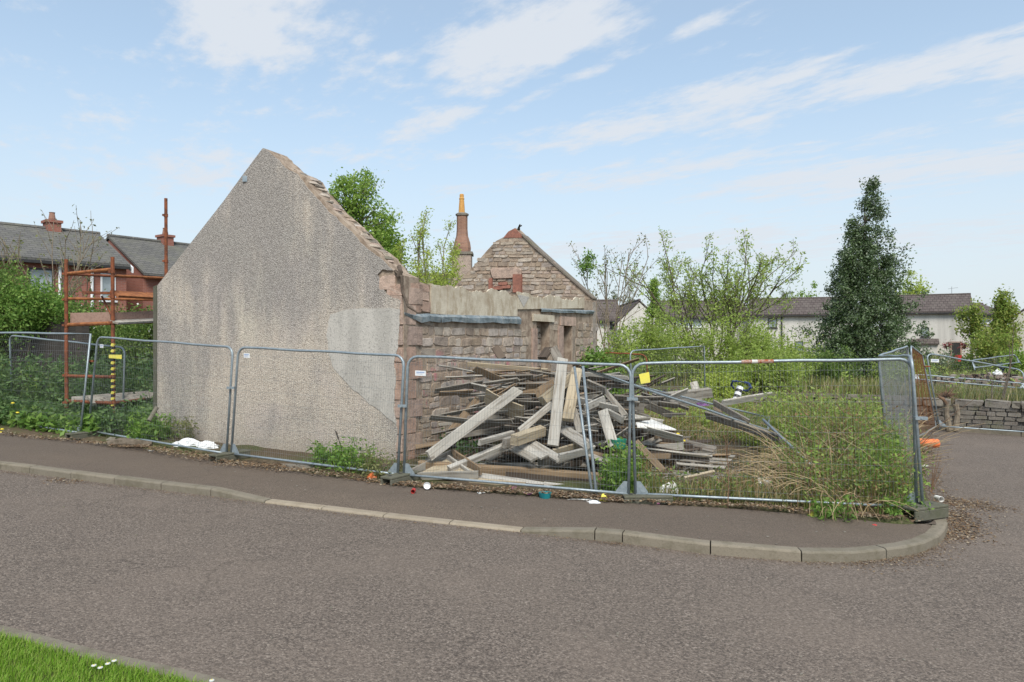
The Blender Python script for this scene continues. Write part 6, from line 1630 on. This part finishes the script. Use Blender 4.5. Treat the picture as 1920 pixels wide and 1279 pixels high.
def weed_plant(px, py, h, n, leaf, lab, mat='leaf_green', sp=.14, cat='plant', nl=18, seed=1, w=.14):
    r_ = np.random.default_rng(seed); p = G(px, py); root = thing('weed', lab, cat, p)
    poly = [(p.x - sp, p.y - sp * .7), (p.x + sp, p.y - sp * .7), (p.x + sp, p.y + sp * .7), (p.x - sp, p.y + sp * .7)]
    v, f = weeds(n, poly, r_, h, leaf, nl, w); np_mesh('foliage', v, f, M[mat], root)
weed_plant(622, 878, .32, 34, .085, 'leafy green dock plant at the foot of the gable', sp=.32, seed=1)
weed_plant(668, 889, .42, 34, .07, 'green weed clump right of the dock at the gable foot', sp=.34, seed=2)
weed_plant(715, 897, .38, 16, .06, 'wispy weed near the gable corner', 'leaf_olive', .28, seed=3, nl=26)
weed_plant(337, 832, .45, 12, .07, 'wispy weed by the left gable corner', 'leaf_olive', .2, seed=4, nl=26)
weed_plant(845, 858, .5, 6, .10, 'green weed growing through the pile behind the long white plank', 'leaf_nettle', .12, seed=5)
weed_plant(880, 880, .42, 8, .10, 'green weed growing below the long white plank', 'leaf_nettle', .18, seed=6)
weed_plant(838, 810, .6, 5, .09, 'tall weed at the foot of the stone wall', 'leaf_nettle', .1, seed=7)
weed_plant(1160, 925, .42, 40, .075, 'ferny green plant at the fence joint right of the pile', 'leaf_green', .22, seed=8, nl=24)
weed_plant(1170, 905, .5, 26, .085, 'leafy elder sprout behind the fence joint', 'leaf_tree', .2, seed=9, nl=22)
weed_plant(1560, 975, .24, 16, .07, 'bramble sprout hanging over the pavement edge', 'leaf_green', .2, seed=10)
weed_plant(1690, 972, .2, 14, .06, 'low green weed inside the corner of the fence', 'leaf_green', .2, seed=11)
b = Buf(); q = G(642, 878)
b.path([q, q + Vector((-.03, .05, .35)), q + Vector((-.14, .06, .62))], [.006, .008, .004], 5); b.path([q + Vector((-.08, .06, .47)), q + Vector((-.125, .06, .6))], [.014, .012], 6)
tag(obj('dead_stalk', b, M['dark_mortar'], loc=q), 'single dark dead dock stalk before the gable', 'plant')

BARE = np.array([tuple(G(*q))[:2] for q in ((1215, 905), (1240, 845), (1300, 832), (1420, 842), (1430, 885), (1360, 915), (1280, 925))])
def offbare(m): return lambda x, y: m(x, y) & ~inside(BARE, x, y)
YARD = [tuple(G(*q))[:2] for q in ((1190, 938), (1350, 948), (1500, 958), (1700, 972), (1725, 880), (1700, 830))] + [(8.2, 17), (9.6, 20.8), (4, 23.3), (3.0, 17.5), (2.2, 14)]
yp = np.array(YARD)
def patchy(s, seed, thr): return lambda x, y: lump(x, y, s, seed) > thr
v, f = blade_arrays(on_ground(scatter(22000, YARD, rg, offbare(patchy(1.5, 31, -.05))), -.01), .20, .014, rg, .6); stuff('grass', (v, f), 'grass_wild')
v, f = blade_arrays(on_ground(scatter(7000, YARD, rg, offbare(patchy(1.1, 35, .05))), -.01), .30, .012, rg, .8); stuff('dry_grass', (v, f), 'grass_dry')
BACKY = [(3.0, 17), (8.6, 16.6), (11.2, 21.3), (3.2, 24.2)]
v, f = blade_arrays(on_ground(scatter(5500, BACKY, rg), -.01), .55, .014, rg, .5); stuff('dry_grass', (v, f), 'grass_dry')
tag(np_mesh('undergrowth', *weeds(520, YARD, rg, .30, .06, 24, .15, offbare(patchy(1.3, 37, .05))), M['leaf_bramble']), None, None, None, 'stuff')
tag(np_mesh('undergrowth', *weeds(230, BACKY, rg, .7, .11, 22, .16, patchy(.9, 39, -.1)), M['leaf_willow']), None, None, None, 'stuff')
# bramble bank in the right corner of the yard: leafy shoots and bent dead canes
BR = [tuple(G(*q))[:2] for q in ((1480, 948), (1560, 962), (1705, 968), (1715, 890), (1690, 830))] + [(6.9, 13.8), (5.4, 14.2), (4.6, 12)]
tag(np_mesh('bramble_leaves', *weeds(620, BR, rg, .66, .055, 30, .26), M['leaf_bramble']), None, None, None, 'stuff')
tag(np_mesh('bramble_leaves', *weeds(200, BR, rg, .85, .075, 26, .2, patchy(1.5, 41, 0)), M['leaf_tree']), None, None, None, 'stuff')
TB = [(5.2, 12), (6.6, 12.6), (6.9, 15.2), (4.8, 15.5)]
tag(np_mesh('undergrowth', *weeds(170, TB, rg, 1.1, .09, 30, .2), M['leaf_willow']), None, None, None, 'stuff')
def canes(name, n, poly, L, seed, mat, flop=.8, r0=.006, az=None):
    r_ = np.random.default_rng(seed); segs = []
    for p in on_ground(scatter(n, poly, r_), .02):
        a = r_.uniform(0, 6.28) if az is None else r_.normal(az, .55); d = np.array([math.cos(a) * .5, math.sin(a) * .5, 1.0]); d /= np.linalg.norm(d); l = L * r_.uniform(.5, 1.2); q = p.copy()
        for k in range(5):
            nq = q + d * l / 5
            nq[2] = max(nq[2], th(nq[0], nq[1]) + .01)
            segs.append((q, nq, r0 * (1 - .12 * k), r0 * (1 - .12 * (k + 1)))); q = nq; d = d + np.array([math.cos(a) * .28, math.sin(a) * .28, -.33]) * flop; d /= np.linalg.norm(d)
    tag(np_mesh(name, *tubes_arrays(segs, 4), M[mat]), None, None, None, 'stuff')
CN = [tuple(G(*q))[:2] for q in ((1450, 945), (1530, 962), (1640, 965), (1650, 900), (1540, 880), (1450, 905))]
canes('dead_canes', 150, CN, 1.1, 1, 'straw', .95, .006, math.pi * .9)
canes('dead_canes', 190, BR, 1.35, 2, 'straw', .5)
canes('dead_canes', 150, BR, 1.1, 3, 'brown_cane', .55, .005)
canes('dead_canes', 70, [(4.9, 10.6), (5.6, 10.0), (6.6, 13), (5.6, 14)], 1.7, 8, 'brown_cane', .22, .006)
tag(np_mesh('bramble_leaves', *weeds(120, [(4.6, 11.2), (5.6, 10.2), (6.6, 13), (5.4, 14)], rg, 1.15, .07, 30, .24), M['leaf_bramble']), None, None, None, 'stuff')
CP = [tuple(G(*q))[:2] for q in ((1490, 962), (1600, 972), (1620, 982), (1530, 976))]
canes('dead_canes', 12, CP, .9, 4, 'straw', 1.3, .005, -1.4)
canes('dead_canes', 160, [(3.4, 14.5), (7.5, 14.2), (8, 18), (3.6, 18)], .9, 5, 'straw', .9, .005)
b = Buf(); p = G(1365, 955); b.path([p, p + Vector((.02, .05, .5)), p + Vector((-.03, .08, 1.05))], [.008, .006, .003], 5)
for k in range(14): q = p + Vector((0, .06, .15 + k * .06)); b.path([q, q + Vector((random.uniform(-.2, .2), random.uniform(-.1, .1), .16))], [.004, .002], 4)
tag(obj('dock_stalk', b, M['brown_cane'], loc=p), 'upright brown dead stalk behind the middle of the yard fence panel', 'plant')
b = Buf(); p = G(1746, 925)
for k, (dx, dz) in enumerate(((.16, .55), (.05, .5), (.22, .42), (.12, .62))): b.path([p, p + Vector((dx * .4, 0, dz * .5)), p + Vector((dx, .03, dz))], [.008, .006, .002], 5)
tag(obj('dead_weed', b, M['brown_cane'], loc=p), 'dead branching weed standing in the dirt at the side road corner', 'plant')
# meadow beyond the wall
MD = [(11.4, 22.1), (13.2, 20.9), (14.6, 20.2), (19, 17.5), (30, 26), (36, 52), (3, 52), (3.2, 25)]
v, f = blade_arrays(on_ground(scatter(26000, MD, rg), -.01), .48, .035, rg, .5); stuff('grass', (v, f), 'grass_wild')
v, f = blade_arrays(on_ground(scatter(9000, [(11.4, 22.0), (13.2, 21.0), (14.6, 20.2), (18, 17.9), (21, 24), (11, 27)], rg), -.01), .40, .014, rg, .6); stuff('grass', (v, f), 'grass_wild')
tag(np_mesh('undergrowth', *weeds(330, MD, rg, .75, .15, 20, .3), M['leaf_willow']), None, None, None, 'stuff')
for k, (px, y0, x1, y1) in enumerate(((1876, 758, 1901, 600), (1880, 757, 1892, 640), (1860, 752, 1846, 690))):
    a = P(px, y0, 20.6); c = P(x1, y1, 20.8); b = Buf(); m_ = a.lerp(c, .55) + Vector((.12, 0, 0)); b.path([a - Vector((0, 0, .3)), a, m_, c], [.02, .02, .014, .005], 6)
    for j in range(9): q = a.lerp(c, .25 + j * .08) + Vector((.08, 0, 0)); b.path([q, q + Vector((random.uniform(-.3, .3), random.uniform(-.1, .1), random.uniform(.1, .3)))], [.006, .002], 4)
    tag(obj('bare_sapling', b, M['bark'], loc=a), ('tall bare sapling rising behind the low wall at the right edge', 'second bare sapling behind the low wall beside the tall one', 'short bare sapling behind the low wall, left of the tall one')[k], 'plant')
# lawn: short grass with daisies
LN = [(edge[0].x, edge[0].y - .05)] + [(p.x - .02, p.y - .04) for p in edge[1:-1]] + [(lawn_edge[-1].x, 3.2), (-9, 3.2)]
LN2 = [(-4.6, 5.75)] + [(p.x - .02, p.y - .05) for p in lawn_edge] + [(-1.7, 3.9), (-4.6, 3.9)]
q = scatter(30000, LN2, rg); z = -.026 * np.clip(q[:, 0], -14, 14) + ROADZ + .035
v, f = blade_arrays(np.column_stack([q, z]), .055, .0045, rg, .9); stuff('grass', (v, f), 'grass_lawn')
for k, (px, py) in enumerate(((176, 1249), (188, 1253), (202, 1245.5), (214, 1240), (397, 1277))):
    p = G(px, py, ROADZ + .09); b = Buf(); b.lathe([(.004, 0), (.016, .003), (.015, .007), (.005, .009)], p, 10)
    r = obj('daisy', b, M['blossom'], loc=p); tag(r, 'small white daisy in the near lawn' if k < 4 else 'single daisy at the lawn tip by the picture bottom', 'flower', 'daisies in the lawn')
    b = Buf(); b.lathe([(.005, .009), (.003, .012)], p, 8); obj('eye', b, M['yellow_flower'], r); b = Buf(); b.tube(p - Vector((0, 0, .07)), p, .0015, n=4); obj('stem', b, M['leaf_green'], r)
# dandelions among the weeds
for k, (px, py) in enumerate(((24, 757), (33, 775), (4, 806), (2, 812), (1271, 815), (1282, 828))):
    Y = 14.6 if px < 100 else 12.2; p = P(px, py, Y); b = Buf(); b.lathe([(.01, 0), (.035, .01), (.02, .03)], p, 8); r = obj('dandelion', b, M['yellow_flower'], loc=p); b = Buf(); b.tube(p - Vector((0, 0, .3)), p, .003, n=4); obj('stem', b, M['leaf_green'], r)
    tag(r, 'yellow dandelion in the weeds at the far left' if px < 100 else 'yellow dandelion in the yard weeds right of the pile', 'flower', 'dandelions')
# fallen leaves, twigs and grit along the foot of the fence and at the corner
def drop(n, line, spread, mat, size, seed, name='leaf_litter'):
    r_ = np.random.default_rng(seed); L = [G(*q) for q in line]; pts = []
    for _ in range(n):
        i = r_.integers(0, len(L) - 1); a = L[i].lerp(L[i + 1], r_.random()); sx, sy = r_.normal(0, spread), r_.normal(0, spread * .55)
        x, y = a.x + sx, a.y + sy; zz = max(th(x, y), g(x)) + .02; pts.append((x, y, zz + abs(r_.normal(0, .012))))
    v, f = leaf_arrays(np.array(pts), size, r_, .55, 0, .85); tag(np_mesh(name, v, f, M[mat]), None, None, None, 'stuff')
drop(4200, [(0, 815), (170, 833), (300, 850), (440, 870), (600, 892), (750, 910), (900, 922), (1060, 933), (1180, 942)], .13, 'litter_leaf', .045, 1)
drop(2600, [(760, 912), (900, 924), (1060, 936), (1180, 944), (1350, 952), (1500, 964), (1700, 982)], .11, 'litter_leaf', .045, 2)
drop(1500, [(1225, 900), (1260, 870), (1330, 850), (1400, 870), (1350, 905), (1270, 915)], .28, 'litter_leaf', .04, 12)
drop(1300, [(230, 840), (330, 856), (420, 874), (560, 888)], .18, 'litter_leaf', .035, 3)
def drop_road(n, line, spread, mat, size, seed):
    r_ = np.random.default_rng(seed); L = [G(*q, ROADZ) for q in line]; pts = []
    for _ in range(n):
        i = r_.integers(0, len(L) - 1); a = L[i].lerp(L[i + 1], r_.random()); x, y = a.x + r_.normal(0, spread), a.y + r_.normal(0, spread * .8); pts.append((x, y, g(x) + ROADZ + .006 + abs(r_.normal(0, .008))))
    v, f = leaf_arrays(np.array(pts), size, r_, .55, 0, .9); tag(np_mesh('leaf_litter', v, f, M[mat]), None, None, None, 'stuff')
drop_road(2600, [(1770, 960), (1790, 985), (1785, 1010), (1810, 950), (1770, 935)], .2, 'litter_leaf', .035, 5)
drop_road(900, [(1745, 930), (1740, 880), (1738, 840)], .16, 'litter_leaf', .04, 6); drop_road(500, [(1820, 935), (1850, 950), (1870, 955)], .2, 'litter_leaf', .03, 7)
KL = [(px, py + 4) for px, py in KERB_PX[:20]]
drop_road(2600, KL, .05, 'litter_leaf', .016, 21); drop_road(500, KL, .12, 'litter_leaf', .018, 22); drop_road(700, [(1600, 1062), (1700, 1052), (1765, 1030), (1785, 1000)], .16, 'litter_leaf', .025, 23)
drop_road(120, [(95, 900), (140, 904)], .12, 'litter_leaf', .035, 8)
r_ = np.random.default_rng(9); chips = Buf()
for k in range(80):
    px, py = r_.uniform(0, 1920), r_.uniform(905, 1270)
    p = G(px, py, ROADZ); inside_road = py > np.interp(px, [q[0] for q in KERB_PX[:20]], [q[1] for q in KERB_PX[:20]]) + 10
    if inside_road and not (px < 420 and py > 1170):
        s = r_.uniform(.006, .014); stone_buf(chips, p + Vector((0, 0, s * .3)), (1, k % 3 - 1), s * 1.6, s, s, k % 14)
for k in range(60):
    px = r_.uniform(300, 1680); f_ = r_.uniform(.15, .85); lo_ = np.interp(px, [q[0] for q in BACK_PX], [q[1] for q in BACK_PX]); hi_ = np.interp(px, [q[0] for q in KERB_PX[:20]], [q[1] for q in KERB_PX[:20]]) - 18
    p = G(px, lo_ + (hi_ - lo_) * f_, .012); s_c = r_.uniform(.006, .016); stone_buf(chips, p, (1, k % 3 - 1), s_c * 1.8, s_c * 1.2, s_c * .5, k % 14)
tag(obj('grit', chips, M['cope_stone']), kind='stuff')
